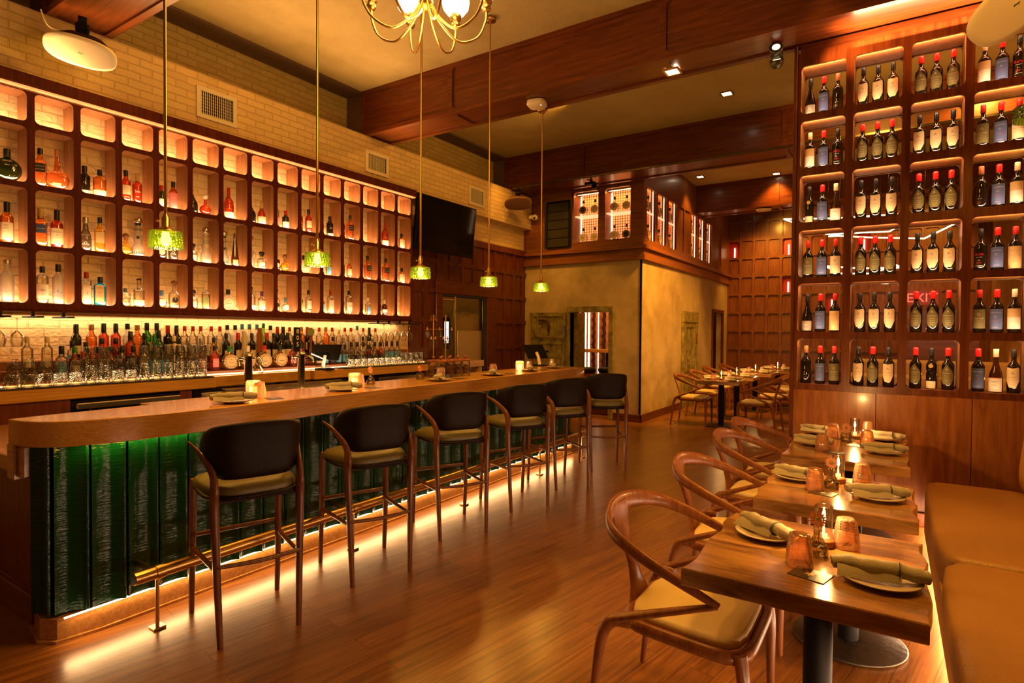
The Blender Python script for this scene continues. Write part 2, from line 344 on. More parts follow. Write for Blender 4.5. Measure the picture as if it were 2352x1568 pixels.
def floormat():
    m, nt, b = newmat('floor_planks'); L = nt.links.new
    tc = nt.nodes.new('ShaderNodeTexCoord'); mp = nt.nodes.new('ShaderNodeMapping'); mp.inputs['Rotation'].default_value = (0, 0, radians(-79)); L(tc.outputs['Object'], mp.inputs['Vector'])
    br = nt.nodes.new('ShaderNodeTexBrick'); br.inputs['Scale'].default_value = 1; br.inputs['Brick Width'].default_value = 1.5; br.inputs['Row Height'].default_value = .14
    br.inputs['Mortar Size'].default_value = .0012; br.inputs['Mortar Smooth'].default_value = .1; br.offset = .37; br.offset_frequency = 2
    br.inputs['Color1'].default_value = (0, 0, 0, 1); br.inputs['Color2'].default_value = (1, 1, 1, 1); br.inputs['Mortar'].default_value = (.5, .5, .5, 1)
    L(mp.outputs[0], br.inputs['Vector'])
    sc = nt.nodes.new('ShaderNodeMapping'); sc.inputs['Scale'].default_value = (.9, 16, 1); L(mp.outputs[0], sc.inputs['Vector'])
    ad = nt.nodes.new('ShaderNodeMixRGB'); ad.blend_type = 'ADD'; ad.inputs[0].default_value = 1; L(sc.outputs[0], ad.inputs[1])
    ml = nt.nodes.new('ShaderNodeMixRGB'); ml.blend_type = 'MULTIPLY'; ml.inputs[0].default_value = 1; ml.inputs[2].default_value = (9, 9, 9, 1); L(br.outputs['Color'], ml.inputs[1]); L(ml.outputs[0], ad.inputs[2])
    n1 = nt.nodes.new('ShaderNodeTexNoise'); n1.inputs['Scale'].default_value = 2.4; n1.inputs['Detail'].default_value = 7; n1.inputs['Roughness'].default_value = .6; n1.inputs['Distortion'].default_value = .8
    L(ad.outputs[0], n1.inputs['Vector'])
    r = nt.nodes.new('ShaderNodeValToRGB'); e = r.color_ramp.elements; e[0].position = .3; e[0].color = (.12, .037, .006, 1); e[1].position = .74; e[1].color = (.36, .15, .030, 1)
    L(n1.outputs['Fac'], r.inputs[0])
    mx = nt.nodes.new('ShaderNodeMix'); mx.data_type = 'RGBA'; mx.blend_type = 'MULTIPLY'; mx.inputs[0].default_value = .45
    r2 = nt.nodes.new('ShaderNodeValToRGB'); r2.color_ramp.elements[0].color = (.5, .46, .42, 1); r2.color_ramp.elements[1].color = (1, 1, 1, 1); L(br.outputs['Color'], r2.inputs[0])
    L(r.outputs[0], mx.inputs[6]); L(r2.outputs[0], mx.inputs[7])
    m3 = nt.nodes.new('ShaderNodeMix'); m3.data_type = 'RGBA'; m3.inputs[7].default_value = (.03, .012, .004, 1); L(br.outputs['Fac'], m3.inputs[0]); L(mx.outputs[2], m3.inputs[6]); L(m3.outputs[2], b.inputs['Base Color'])
    b.inputs['Roughness'].default_value = .30; b.inputs['Coat Weight'].default_value = .12; b.inputs['Coat Roughness'].default_value = .22
    bp = nt.nodes.new('ShaderNodeBump'); bp.inputs['Strength'].default_value = .12; bp.inputs['Distance'].default_value = .003; L(n1.outputs['Fac'], bp.inputs['Height']); L(bp.outputs[0], b.inputs['Normal'])
    return m
def plaster(name, a, c, sc=1.6, rough=.75, bump=.25, bsc=12, det=8):
    m, nt, b = newmat(name); L = nt.links.new
    tc = nt.nodes.new('ShaderNodeTexCoord'); n1 = nt.nodes.new('ShaderNodeTexNoise'); n1.inputs['Scale'].default_value = sc; n1.inputs['Detail'].default_value = det; n1.inputs['Roughness'].default_value = .65
    L(tc.outputs['Object'], n1.inputs['Vector']); r = nt.nodes.new('ShaderNodeValToRGB'); r.color_ramp.elements[0].position = .35; r.color_ramp.elements[0].color = (*a, 1); r.color_ramp.elements[1].position = .65; r.color_ramp.elements[1].color = (*c, 1)
    L(n1.outputs['Fac'], r.inputs[0]); L(r.outputs[0], b.inputs['Base Color']); b.inputs['Roughness'].default_value = rough
    n2 = nt.nodes.new('ShaderNodeTexNoise'); n2.inputs['Scale'].default_value = bsc; n2.inputs['Detail'].default_value = 6; L(tc.outputs['Object'], n2.inputs['Vector'])
    bp = nt.nodes.new('ShaderNodeBump'); bp.inputs['Strength'].default_value = bump; bp.inputs['Distance'].default_value = .01; L(n2.outputs['Fac'], bp.inputs['Height']); L(bp.outputs[0], b.inputs['Normal'])
    return m
RD, RL = (.078, .014, .003), (.195, .050, .010)
M_WX = wood('red_brown_wood_along_x', RD, RL, 'x'); M_WY = wood('red_brown_wood_along_y', RD, RL, 'y'); M_WZ = wood('red_brown_wood_upright', RD, RL, 'z')
M_PZ = wood('panel_wood_upright', (.13, .034, .008), (.28, .092, .022), 'z', rough=.42)
M_BAR = wood('oak_bar_wood', (.42, .19, .035), (.68, .37, .085), 'y', scale=1.6, rough=.2, coat=.5, stretch=40, tone=.12)
M_OAKX = wood('oak_wood_along_x', (.30, .13, .035), (.50, .26, .08), 'x', scale=1.6, rough=.25, coat=.4)
M_TAB = wood('walnut_slab', (.11, .036, .008), (.62, .33, .10), 'x', scale=.9, rough=.17, coat=.9, stretch=5, cont=1.0, rot=radians(28), tone=.6)
M_CH = wood('chair_wood', (.14, .040, .009), (.30, .100, .023), 'z', scale=2.2, rough=.38, coat=.12, stretch=8)
M_ST = wood('stool_walnut', (.105, .034, .010), (.23, .082, .026), 'z', scale=2.5, rough=.35, coat=.2)
M_FLOOR = floormat()
M_CW = wood('orange_cabinet_wood', (.17, .050, .012), (.34, .12, .03), 'x', rough=.4)
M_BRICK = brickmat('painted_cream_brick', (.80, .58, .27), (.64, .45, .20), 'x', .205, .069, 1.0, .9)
M_BRICKU = brickmat('painted_cream_brick_shaded', (.42, .31, .11), (.32, .23, .08), 'x', .205, .069, 1.0, .9)  # same brick, darkened: shade of the recessed wall is in the colour
M_CEIL = plaster('acoustic_spray_ceiling', (.42, .33, .14), (.54, .44, .21), 1.2, .9, 1.0, 130)
M_CEILD = plain('brown_painted_ceiling_edge', (.10, .055, .030), .7)
M_PLAS = plaster('mottled_trowelled_plaster', (.37, .27, .12), (.56, .42, .22), 2.0, .6, .3, 9)
M_GPLAS = plaster('weathered_green_gold_paint', (.11, .085, .018), (.36, .30, .09), 9, .45, .6, 24)
M_GREEN = None
def greentile():
    m, nt, b = newmat('green_glazed_tile'); L = nt.links.new
    b.inputs['Base Color'].default_value = (.001, .040, .013, 1); b.inputs['Roughness'].default_value = .07; b.inputs['Specular IOR Level'].default_value = .38
    tc = nt.nodes.new('ShaderNodeTexCoord'); mp = nt.nodes.new('ShaderNodeMapping'); mp.inputs['Scale'].default_value = (14, 14, 110); L(tc.outputs['Object'], mp.inputs['Vector'])
    n = nt.nodes.new('ShaderNodeTexNoise'); n.inputs['Scale'].default_value = 1; n.inputs['Detail'].default_value = 3; L(mp.outputs[0], n.inputs['Vector'])
    bp = nt.nodes.new('ShaderNodeBump'); bp.inputs['Strength'].default_value = .55; bp.inputs['Distance'].default_value = .006; L(n.outputs['Fac'], bp.inputs['Height']); L(bp.outputs[0], b.inputs['Normal']); L(bp.outputs[0], b.inputs['Coat Normal'])
    return m
M_GREEN = greentile()
M_BRASS = plain('aged_brass', (.60, .38, .13), .28, 1); M_STEEL = plain('brushed_steel', (.28, .25, .19), .14, 1, bump=.5, bscale=3.5)
M_STB = plain('bright_brushed_steel', (.62, .58, .5), .22, 1)
M_CHROME = plain('chrome', (.8, .76, .7), .08, 1); M_BLACK = plain('black_metal', (.008, .007, .006), .55, spec=.12); M_BLACKG = plain('black_gloss', (.006, .006, .006), .08)
M_WHITE = plain('cream_painted_metal', (.80, .70, .52), .5); M_LEATH = plain('dark_brown_leather', (.008, .003, .002), .45, spec=.22, bump=.25, bscale=220)
M_SEATO = plain('olive_leather', (.13, .105, .035), .38, bump=.2, bscale=200); M_SEATC = plain('cream_vinyl', (.60, .47, .22), .45, bump=.06, bscale=150)
M_TAN = plain('tan_leather', (.30, .155, .035), .45, bump=.3, bscale=120); M_TANB = plain('golden_tan_leather', (.38, .20, .045), .45, bump=.3, bscale=120)
M_RED = plain('red_lacquer', (.30, .01, .008), .4); M_LINEN = plain('grey_green_linen', (.30, .265, .19), .85, bump=.3, bscale=260)
M_CHINA = plain('glazed_stoneware', (.48, .40, .27), .18, coat=.4); M_RIM = plain('brown_glaze_rim', (.12, .06, .025), .3)
M_CARD = plain('dark_card', (.03, .028, .02), .35); M_GOLDP = plain('gold_print', (.55, .38, .12), .4)
M_LED = plain('led_strip_light', (1, .75, .45), .5, emit=3.2, ecol=(1, .66, .34)); M_LEDS = plain('led_strip_soft', (1, .7, .4), .5, emit=3.2, ecol=(1, .50, .20))
M_BULB = plain('lit_bulb', (1, .9, .6), .4, emit=11, ecol=(1, .84, .48)); M_GLOBE = plain('opal_glass_globe_lit', (1, .9, .7), .3, emit=4.5, ecol=(1, .78, .45))
M_DOWN = plain('downlight_lens_lit', (1, .9, .7), .4, emit=14, ecol=(1, .82, .55)); M_FLAME = plain('candle_flame', (1, .8, .4), .5, emit=45, ecol=(1, .62, .22))
M_EXIT = plain('exit_sign_red_lit', (1, .1, .06), .4, emit=1.5, ecol=(1, .06, .04))
M_GRNSH = glass((.36, .70, .06), gloss=.08, rough=.08, bump=1.0, bscale=75, body=.035)
M_CLEAR = glass((.93, .92, .86), gloss=.05, rough=.04); M_CRYST = glass((.80, .77, .64), gloss=.05, rough=.03, bump=1.0, bscale=85)
M_PINK = glass((1.0, .64, .42), gloss=.15, rough=.05, body=.30)
M_AMBERV = glass((.95, .66, .34), gloss=.12, rough=.10, bump=1.0, bscale=95, body=.35)
# ---------------------------------------------------------------- the room
def S(name, mb, mats, weld=False):
    o = mb.build(name, mats)
    if weld: fix(o)
    return structure(o)
XR = 1.75
S('floor', MB().box(-7, 4, -1.5, 16, -.1, 0), M_FLOOR)
S('ceiling', MB().box(-7, 4, -1.5, 16, 4.57, 4.7), M_CEIL)
S('trim_1', MB().box(-6.03, -5.74, -1.5, 9.3, 4.545, 4.572), M_CEILD)                     # brown band along the ceiling edge
# left wall: lower brick face behind the bar, projecting course, recessed upper brick
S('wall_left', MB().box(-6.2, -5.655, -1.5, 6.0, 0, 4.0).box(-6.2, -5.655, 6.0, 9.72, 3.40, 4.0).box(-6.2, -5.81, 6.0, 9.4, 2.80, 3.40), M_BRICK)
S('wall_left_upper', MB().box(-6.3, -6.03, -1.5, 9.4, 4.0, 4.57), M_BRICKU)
def seq(start, n, pitch, width):
    g = (pitch-width)/2
    return [(start+i*pitch-g, start+i*pitch, start+i*pitch+width, start+i*pitch+width+g) for i in range(n)]
# wood panelling on the left wall between shelves and corner (recess for the steel doors at y 6.86..8.03, z 0..2.1)
mb = MB(); mx = lambda u, v, w: (-5.765-w, u, v)
vs = seq(.37, 6, .445, .385)
mb.frame(mx, seq(5.90, 3, .300, .245), vs, .03, .022, back=0)
mb.frame(mx, seq(6.80, 5, .300, .245), [v for v in vs if v[0] > 2.1], .03, .022, back=0)
mb.frame(mx, seq(8.30, 4, .300, .245), vs, .03, .022, back=0)
mb.box(-5.80, -5.79, 5.85, 9.4, 0, .37)
mb.box(-5.80, -5.745, 5.85, 9.4, 2.90, 3.00, b=.006)
o = S('wall_left_panelling', mb, M_WZ)
S('trim_2', MB().box(-5.80, -5.74, 6.70, 8.27, 2.08, 2.30, b=.01).box(-5.80, -5.74, 6.70, 6.86, 0, 2.08, b=.01).box(-5.80, -5.74, 8.03, 8.27, 0, 2.08, b=.01), M_WY)
# beams across the room with recessed panels
def beam(name, y0, y1, x0, x1, z0=4.0, z1=4.57, us=None, skip_bottom=False):
    mb = MB()
    us = us or seq(x0+.03, 3, 1.95, 1.89)
    vs = [(z0, z0+.05, z1-.05, z1)]
    mb.frame(lambda u, v, w: (u, y0+w, v), us, vs, .05, .02, back=0)
    mb.frame(lambda u, v, w: (u, y1-w, v), us, vs, .04, .012, back=0)
    mb.frame(lambda u, v, w: (u, v, z0+w), us, [(y0, y0+.06, y1-.06, y1)], .05, .018, back=0)
    mb.box(x0-.01, x0, y0, y1, z0, z1)
    return S(name, mb, M_WX)
def cuts(a, L, g=.10):
    return [(p if i == 0 else p-0, p+g/2-.02, q-g/2+.02, q) for i, (p, q) in enumerate(zip([a]+L[:-1], L))]
beam('trim_3', 1.86, 2.33, -5.69, 2.5, us=cuts(-5.69, [-4.0, -1.9, 0.3, 2.5]))
beam('trim_4', 5.215, 5.69, -5.73, 2.5, us=cuts(-5.73, [-4.28, -1.79, .7, 2.5]))
beam('trim_5', 8.56, 9.12, -5.76, 2.5, us=cuts(-5.76, [-4.25, -1.25, 1.0, 2.5]))
beam('trim_6', 12.3, 12.85, -3.8, 2.5, us=cuts(-3.8, [-1.9, .6, 2.5]))
S('trim_7', MB().box(-6.03, -5.70, 1.88, 2.31, 4.0, 4.57).box(-6.03, -5.73, 5.23, 5.68, 4.0, 4.57).box(-6.03, -5.75, 8.58, 9.1, 4.0, 4.57), M_CEILD)
S('trim_8', MB().box(-5.6, 2.5, 8.545, 8.562, 3.995, 4.03, b=.004), M_STEEL)                 # metal lip under the second beam
# far room walls
S('wall_right', MB().box(XR, XR+.2, -1.5, 16, 0, 4.7), M_PLAS)
mb = MB()
for i in range(66): mb.box(XR-.05, XR, 7.2+i*.125, 7.2+i*.125+.07, .95, 4.5, b=.006)
S('wall_right_slats', mb, wood('pale_slat_wood', (.25, .11, .03), (.45, .23, .07), 'z', rough=.45))
mb = MB()
niches = ((0, 7), (4, 7), (4, 5), (7, 4), (9, 7))
mb.frame(lambda u, v, w: (u, 15.28+w, v), seq(-3.475, 16, .310, .262), seq(.25, 10, .449, .395), .05, .045, back=0, skip=niches)
mb.box(-3.6, 1.8, 15.27, 15.32, 0, .22, b=.005)
S('wall_back', mb, M_PZ)
S('wall_back_core', MB().box(-3.8, 2, 15.42, 15.6, 0, 4.7).box(-7, -3.8, 15.42, 15.6, 0, 4.7), M_PZ)
S('wall_behind', MB().box(-7, 4, -1.6, -1.5, 0, 4.7), M_PLAS)
# plaster box with panelled cabinet storey
BX, BY = -3.50, 9.30
mb = MB()
mb.box(-5.86, -4.83, BY, BY+.14, 0, 2.75); mb.box(-4.07, BX, BY, BY+.14, 0, 2.75); mb.box(-4.83, -4.07, BY, BY+.14, 1.86, 2.75)
mb.box(BX-.14, BX, BY+.14, 13.86, 0, 2.75); mb.box(BX-.14, BX, 14.80, 15.4, 0, 2.75); mb.box(BX-.14, BX, 13.86, 14.80, 2.0, 2.75)
S('wall_box', mb, M_PLAS)
S('trim_9', MB().box(BX-.03, BX+.004, BY-.008, BY+.004, 0, 2.72), M_BLACK)
mb = MB()
for o_, a_, c_ in ((.06, 2.72, 2.80), (.04, 2.80, 2.90), (.10, 2.90, 2.96)):
    mb.prism([(-5.83, BY-o_), (BX+o_, BY-o_), (BX+o_, 15.3), (BX, 15.3), (BX, BY), (-5.83, BY)], a_, c_, b=.006)
S('trim_10', mb, M_CW)
mb = MB(); fm = lambda u, v, w: (u, BY-.03+w, v); sm_ = lambda u, v, w: (BX+.03-w, u, v)
mb.frame(fm, [(-5.83, -5.78, -5.40, -5.36)], [(2.96, 3.06, 3.90, 4.05)], .03, .015, back=0)
mb.frame(fm, [(-5.36, -5.30, -4.83, -4.78)], [(3.90, 3.93, 4.02, 4.05)], .02, .012, back=0)
mb.box(-5.36, -4.80, BY-.03, BY, 2.96, 3.02)
mb.frame(fm, [(-4.80, -4.765, -4.29, -4.225), (-4.225, -4.165, -3.70, -3.47)], [(2.96, 3.10, 3.975, 4.05)], .05, .05)
mb.frame(sm_, [(9.27, 9.42, 9.87, 9.92), (9.92, 9.96, 10.45, 10.50), (10.50, 10.55, 11.05, 11.10)], [(2.96, 3.08, 3.95, 4.05)], .05, .014)
mb.frame(sm_, [(11.95, 12.0, 12.45, 12.50), (12.50, 12.55, 13.03, 13.10), (13.10, 13.17, 13.62, 13.70)], [(2.96, 3.08, 3.95, 4.05)], .05, .014)
for a, c in ((11.10, 11.95), (13.70, 15.3)): mb.frame(sm_, [(a, a+.06, (a+c)/2-.03, (a+c)/2), ((a+c)/2, (a+c)/2+.03, c-.06, c)], [(2.96, 3.08, 3.95, 4.05)], .03, .02, back=1)
mb.box(-5.83, BX+.03, BY-.03, BY+.02, 4.05, 4.57); mb.box(BX-.02, BX+.03, BY-.03, 15.3, 4.05, 4.57)
S('wall_cabinets', mb, [M_CW, plain('grey_drape_behind_glass', (.26, .23, .16), .5, bump=.8, bscale=6)])
# baseboards
S('baseboard_box', MB().box(-4.0, BX+.02, BY-.02, BY, 0, .13, b=.005).box(BX, BX+.02, BY-.02, 11.5, 0, .13, b=.005).box(BX, BX+.02, 12.52, 13.8, 0, .13, b=.005), M_WX)
# lit room seen through the open doorway
mb = MB()
mb.box(-6.2, -3.64, 11.2, 11.3, 0, 2.75); mb.box(-6.0, -5.9, 9.44, 11.3, 0, 2.75); mb.box(-6.2, -3.64, 9.44, 11.3, 2.75, 2.8)
S('wall_inner_room', mb, M_PZ)
S('floor_inner_room', MB().box(-5.9, -3.64, 9.44, 11.2, .0, .006), M_FLOOR)
area('inner_room_lamp', (-4.9, 10.1, 2.6), .5, 30, ((0, .3, -1), AX), size_y=.5)
area('side_room_lamp', (-4.4, 14.3, 2.6), .4, 40, ((0, 0, -1), AX), size_y=.4)
mb = MB()   # undulating ribbed wood wall with light columns
for c in range(7):
    x0 = -5.75+c*.23
    for k in range(14):
        z = .05+k*.17; mb.tube([(x0, 11.02, z), (x0+.05, 10.96, z+.085), (x0, 11.02, z+.17)], .085, 6, 0)
tag(mb.build('carved_wood_screen', M_PZ), 'carved wavy wooden wall screen with glowing columns seen through the doorway', 'wall screen')
scr = bpy.data.objects['carved_wood_screen']
for x0 in (-5.28, -5.20, -5.40, -4.98, -4.74):
    l = MB().box(x0, x0+(.035 if x0 in (-5.28, -5.20) else .012), 10.80, 10.82, .1, 2.45).build('light_column', M_LED, scr)
# doors
t = empty('door_1', (0, 0, 0)); structure(t)
o = MB().box(-4.88, -4.83, BY-.05, BY+.16, 0, 1.855, b=.004).box(-4.07, -3.99, BY-.05, BY+.16, 0, 1.855, b=.004).box(-4.88, -3.99, BY-.055, BY+.16, 1.857, 1.96, b=.004).build('door_frame', M_GPLAS, t); structure(o)
o = MB().box(-4.828, -4.78, BY+.16, BY+.50, 0, 1.86).build('door_reveal', M_GPLAS, t); structure(o)
mb = MB(); mb.frame(lambda u, v, w: (u, BY-.10+w, v), [(-5.60, -5.53, -4.95, -4.88)], [(0, .1, .55, .60), (.60, .66, 1.33, 1.38), (1.38, 1.43, 1.79, 1.855)], .01, .02, back=0)
mb.box(-5.60, -4.88, BY-.078, BY-.05, 0, 1.855)
mb.frame(lambda u, v, w: (u, BY-.115+w, v), [(-5.53, -5.50, -4.99, -4.95)], [(.66, .70, 1.28, 1.33)], .02, .01, back=0)
o = mb.build('door_leaf', M_GPLAS, t); structure(o)
mb = MB(); mb.tube([(-5.60, BY-.12, .6), (-5.60, BY-.12, 1.85)], .010, 8).tube([(-5.45, BY-.12, 1.42), (-5.45, BY-.12, 1.86)], .010, 8).tube([(-5.60, BY-.12, 1.40), (-4.88, BY-.12, 1.40)], .008, 8).lathe([(-.01, .05), (.01, .05)], 16, (-5.1, BY-.13, .62))
structure(mb.build('door_bolt', M_BRASS, t))
structure(MB().box(-5.33, -5.20, BY-.118, BY-.108, 1.14, 1.165).build('nameplate', M_BLACK, t))
mb = MB(); mb.tube(smooth([(-5.42, BY-.11, 1.72), (-5.28, BY-.11, 1.72), (-5.22, BY-.11, 1.66), (-5.22, BY-.11, 1.50)]), .022, 6); structure(mb.build('door_handle', plain('rusty_bracket', (.09, .03, .012), .6), t))
structure(MB().box(-4.9, -4.87, BY-.13, BY-.09, 1.45, 1.62).box(-4.9, -4.87, BY-.13, BY-.09, .5, .66).build('hinge', M_STEEL, t))
t = empty('door_2', (0, 0, 0)); structure(t)
mb = MB(); X = BX+.02
mb.box(BX, BX+.05, 11.50, 11.62, 0, 1.715, b=.006).box(BX, BX+.05, 12.40, 12.52, 0, 1.715, b=.006).box(BX, BX+.06, 11.50, 12.52, 1.717, 1.94, b=.006)
structure(mb.build('door_frame', M_GPLAS, t))
mb = MB(); mb.frame(lambda u, v, w: (BX+.035-w, u, v), [(11.62, 11.72, 12.3, 12.4)], [(0, .12, .72, .78), (.78, .86, 1.62, 1.72)], .01, .02, back=0)
structure(mb.build('door_leaf', M_GPLAS, t))
structure(MB().lathe([(-.02, .012), (.03, .012), (.035, .028), (.06, .02)], 12, (0, 0, 0)).tube([(0, 0, .05), (.0, .09, .05)], .009).build('door_handle', M_BRASS, t, (BX+.08, 11.72, .93)))
structure(MB().box(BX+.035, BX+.06, 12.36, 12.42, 1.30, 1.50).box(BX+.035, BX+.06, 12.36, 12.42, .25, .45).build('hinge', M_BRASS, t))
t = empty('door_3', (0, 0, 0)); structure(t)
structure(MB().box(BX-.02, BX+.03, 13.80, 13.88, 0, 1.978, b=.004).box(BX-.02, BX+.03, 14.78, 14.86, 0, 1.978, b=.004).box(BX-.02, BX+.034, 13.80, 14.86, 1.98, 2.06, b=.004).build('door_frame', M_WZ, t))
# shelves of amber goods in the side room
mb = MB().box(-4.3, -3.95, 13.7, 15.2, 0, 2.4); structure(mb.build('wall_side_room', M_PZ))
# steel double doors
t = empty('door_4', (0, 0, 0)); structure(t)
for i, (y0, y1) in enumerate(((6.865, 7.255), (7.265, 8.02))):
    structure(MB().box(-5.90, -5.84, y0, y1, .02, 2.06, b=.012).build('door_leaf', M_STEEL, t))
structure(MB().box(-5.845, -5.825, 7.245, 7.275, .02, 2.06).box(-5.845, -5.83, 8.01, 8.03, 0, 2.08).build('door_edge', M_CHROME, t))
structure(MB().box(-5.845, -5.83, 7.33, 7.98, 1.02, 1.52, b=.004).build('push_plate', plain('scratched_steel_plate', (.7, .62, .5), .35, 1, bump=.3, bscale=8), t))
structure(MB().tube(smooth([(-5.83, 6.98, 1.30), (-5.83, 6.98, 1.66), (-5.83, 7.05, 1.72), (-5.83, 7.12, 1.66), (-5.83, 7.12, 1.30), (-5.83, 7.05, 1.25), (-5.83, 6.98, 1.30)]), .012, 8).box(-5.842, -5.832, 6.99, 7.11, 1.28, 1.68).build('porthole', [M_BLACK], t))
structure(MB().box(-5.832, -5.826, 7.0, 7.10, 1.32, 1.66).build('porthole_pane', plain('lit_window_pane', (.6, .7, .8), .2, emit=.8, ecol=(.75, .85, 1)), t))
structure(MB().box(-5.84, -5.78, 6.87, 7.22, 1.99, 2.015, b=.004).build('door_closer', M_CHROME, t))
# lit cabinet windows: backs, shelves and round flasks
M_CABB = plain('lit_lattice_backing', (.85, .42, .18), .6, emit=.9, ecol=(1, .34, .11))
def cabinet(front, u0, u1, idx, lab):
    if front: mp = lambda u, v, w: (u, BY+.02+w, v)
    else: mp = lambda u, v, w: (BX+.012-w, u, v)
    t = empty('window_%d' % idx, mp((u0+u1)/2, 3.0, 0)); structure(t); inv = -Vector(t.location)
    def B(mb, a0, a1, b0, b1, c0, c1):
        p = Vector(mp(a0, b0, c0))+inv; q = Vector(mp(a1, b1, c1))+inv; return mb.box(p.x, q.x, p.y, q.y, p.z, q.z)
    D = .30 if front else .09
    structure(B(MB(), u0-.03, u1+.03, 3.02, 4.0, D, D+.01).build('window_back', M_CABB, t))
    mb = MB()
    for k in range(int((u1-u0)/.045)): B(mb, u0+k*.045, u0+k*.045+.012, 3.05, 4.0, D-.015, D-.005)
    for k in range(20): B(mb, u0, u1, 3.09+k*.045, 3.10+k*.045, D-.015, D-.005)
    structure(mb.build('window_lattice', plain('copper_lattice', (.8, .35, .13), .4), t))
    structure(B(B(MB(), u0-.03, u0-.02, 3.05, 4.0, .02, D), u1+.02, u1+.03, 3.05, 4.0, .02, D).build('window_side', M_WZ, t))
    structure(B(B(MB(), u0-.02, u1+.02, 3.560, 3.575, .03, D-.02), u0-.02, u1+.02, 3.07, 3.085, .03, D-.02).build('window_shelf', plain('lit_glass_shelf', (1, .7, .5), .3, emit=.7, ecol=(1, .5, .25)), t))
    mb = B(MB(), u0-.018, u0-.002, 3.1, 3.97, D-.03, D-.02); B(mb, u1+.004, u1+.014, 3.1, 3.97, .04, .05); B(mb, u0, u1, 3.955, 3.965, .10, .11)
    structure(mb.build('window_led', M_LED, t))
    c = mp((u0+u1)/2, 3.55, .10); d = ((0, 1, 0) if front else (-1, 0, 0))
    area('window_lamp', mp((u0+u1)/2, 3.96, .12), (u1-u0)*.9, 2.2, ((0, 0, -1), AX if front else AY), size_y=.1)
k = 1
for front, u0, u1 in ((1, -4.765, -4.29), (1, -4.165, -3.70), (0, 9.42, 9.87), (0, 9.96, 10.45), (0, 10.55, 11.05), (0, 12.0, 12.45), (0, 12.55, 13.03), (0, 13.17, 13.62)):
    cabinet(front, u0, u1, k, ''); k += 1
# wine wall partition
WY = 5.60
cols = [(-.690+i*.3945, -.690+i*.3945+.338) for i in range(5)]
rows = [(3.407, 3.817), (2.941, 3.345), (2.474, 2.878), (2.0, 2.406), (1.532, 1.946), (1.08, 1.471)]
# ---------------------------------------------------------------- wine wall
M_SHIN = wood('glow_tinted_cubby_wood', (.30, .11, .03), (.48, .21, .07), 'z', rough=.4)  # lighter wood inside the cubbies: led glow put into the colour
ww = empty('wine_wall', (0, 0, 0), 0, 'floor to beam wooden partition of rounded open cubbies full of wine bottles beside the tables', 'wine rack')
g = (.3945-.338)/2
us = [(a-g, a, c, c+g) for a, c in cols]
zz = [3.817+.13]; vs = []
for i, (a, c) in enumerate(rows):
    top = 3.93 if i == 0 else (c+rows[i-1][0])/2
    bot = 1.03 if i == 5 else (a+rows[i+1][1])/2
    vs.append((bot, a, c, top))
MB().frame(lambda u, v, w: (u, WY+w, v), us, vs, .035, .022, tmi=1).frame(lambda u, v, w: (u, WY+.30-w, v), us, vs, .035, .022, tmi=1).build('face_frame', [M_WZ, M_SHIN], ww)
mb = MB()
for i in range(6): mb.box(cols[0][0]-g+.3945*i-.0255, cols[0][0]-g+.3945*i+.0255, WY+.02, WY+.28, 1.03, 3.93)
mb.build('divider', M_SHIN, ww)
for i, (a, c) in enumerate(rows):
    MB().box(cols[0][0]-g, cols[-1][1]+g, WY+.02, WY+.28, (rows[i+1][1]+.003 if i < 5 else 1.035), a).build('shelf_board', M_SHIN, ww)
MB().box(-.70, 1.25, WY, WY+.30, 3.93, 4.0).build('top_rail', M_WX, ww); MB().box(-.70, 1.25, WY+.02, WY+.28, 3.820, 3.93).build('shelf_board', M_SHIN, ww)
MB().box(-.745, -.718, WY-.02, WY+.32, 0, 4.0, b=.006).build('end_post', M_WZ, ww)
mb = MB().box(-.72, XR, WY+.02, WY+.28, 0, 1.03)
for i in range(4): mb.box(-.718+i*.62, -.718+i*.62+.616, WY, WY+.02, .11, 1.03, b=.002)
mb.build('lower_panel', wood('amber_panel_wood', (.20, .060, .014), (.40, .15, .04), 'z', rough=.3, coat=.3, stretch=9), ww)
MB().box(-.72, XR, WY-.03, WY, 0, .11, b=.004).build('plinth', M_WX, ww)
MB().box(1.29, XR, WY, WY+.30, 1.03, 4.0).build('side_panel', M_WZ, ww)

# ---------------------------------------------------------------- bottles
def prof(neck, sh, rb, rn, h, style='b'):
    if style == 'slope': return [(0, rb*.9), (.006, rb), (sh*.75, rb), (sh, rb*.86), (sh+(neck-sh)*.5, rb*.52), (neck, rn*1.05), (h-.03, rn), (h-.028, rn*1.15), (h-.01, rn*1.15), (h, rn)]
    if style == 'flask': 
        R = rb; zc = R*.98; out = [(0, R*.42), (.004, R*.5)]
        for k in range(1, 12):
            a = -1.05+k*(2.35)/11.0; out.append((zc+R*sin(a), R*cos(a)))
        return out+[(neck, rn*1.1), (h, rn)]
    if style == 'cone': return [(0, rb*.92), (.005, rb), (sh*.3, rb), (neck, rn*1.2), (h, rn)]
    if style == 'dec': return [(0, rb*.9), (.01, rb), (sh*.45, rb*.96), (sh*.6, rb*.62), (sh*.85, rb*.80), (sh, rb*.55), (neck, rn*1.1), (h, rn)]
    return [(0, rb*.9), (.006, rb), (sh, rb), (sh+(neck-sh)*.28, rb*.93), (sh+(neck-sh)*.62, rb*.66), (neck, rn*1.15), (neck+.02, rn), (h, rn)]
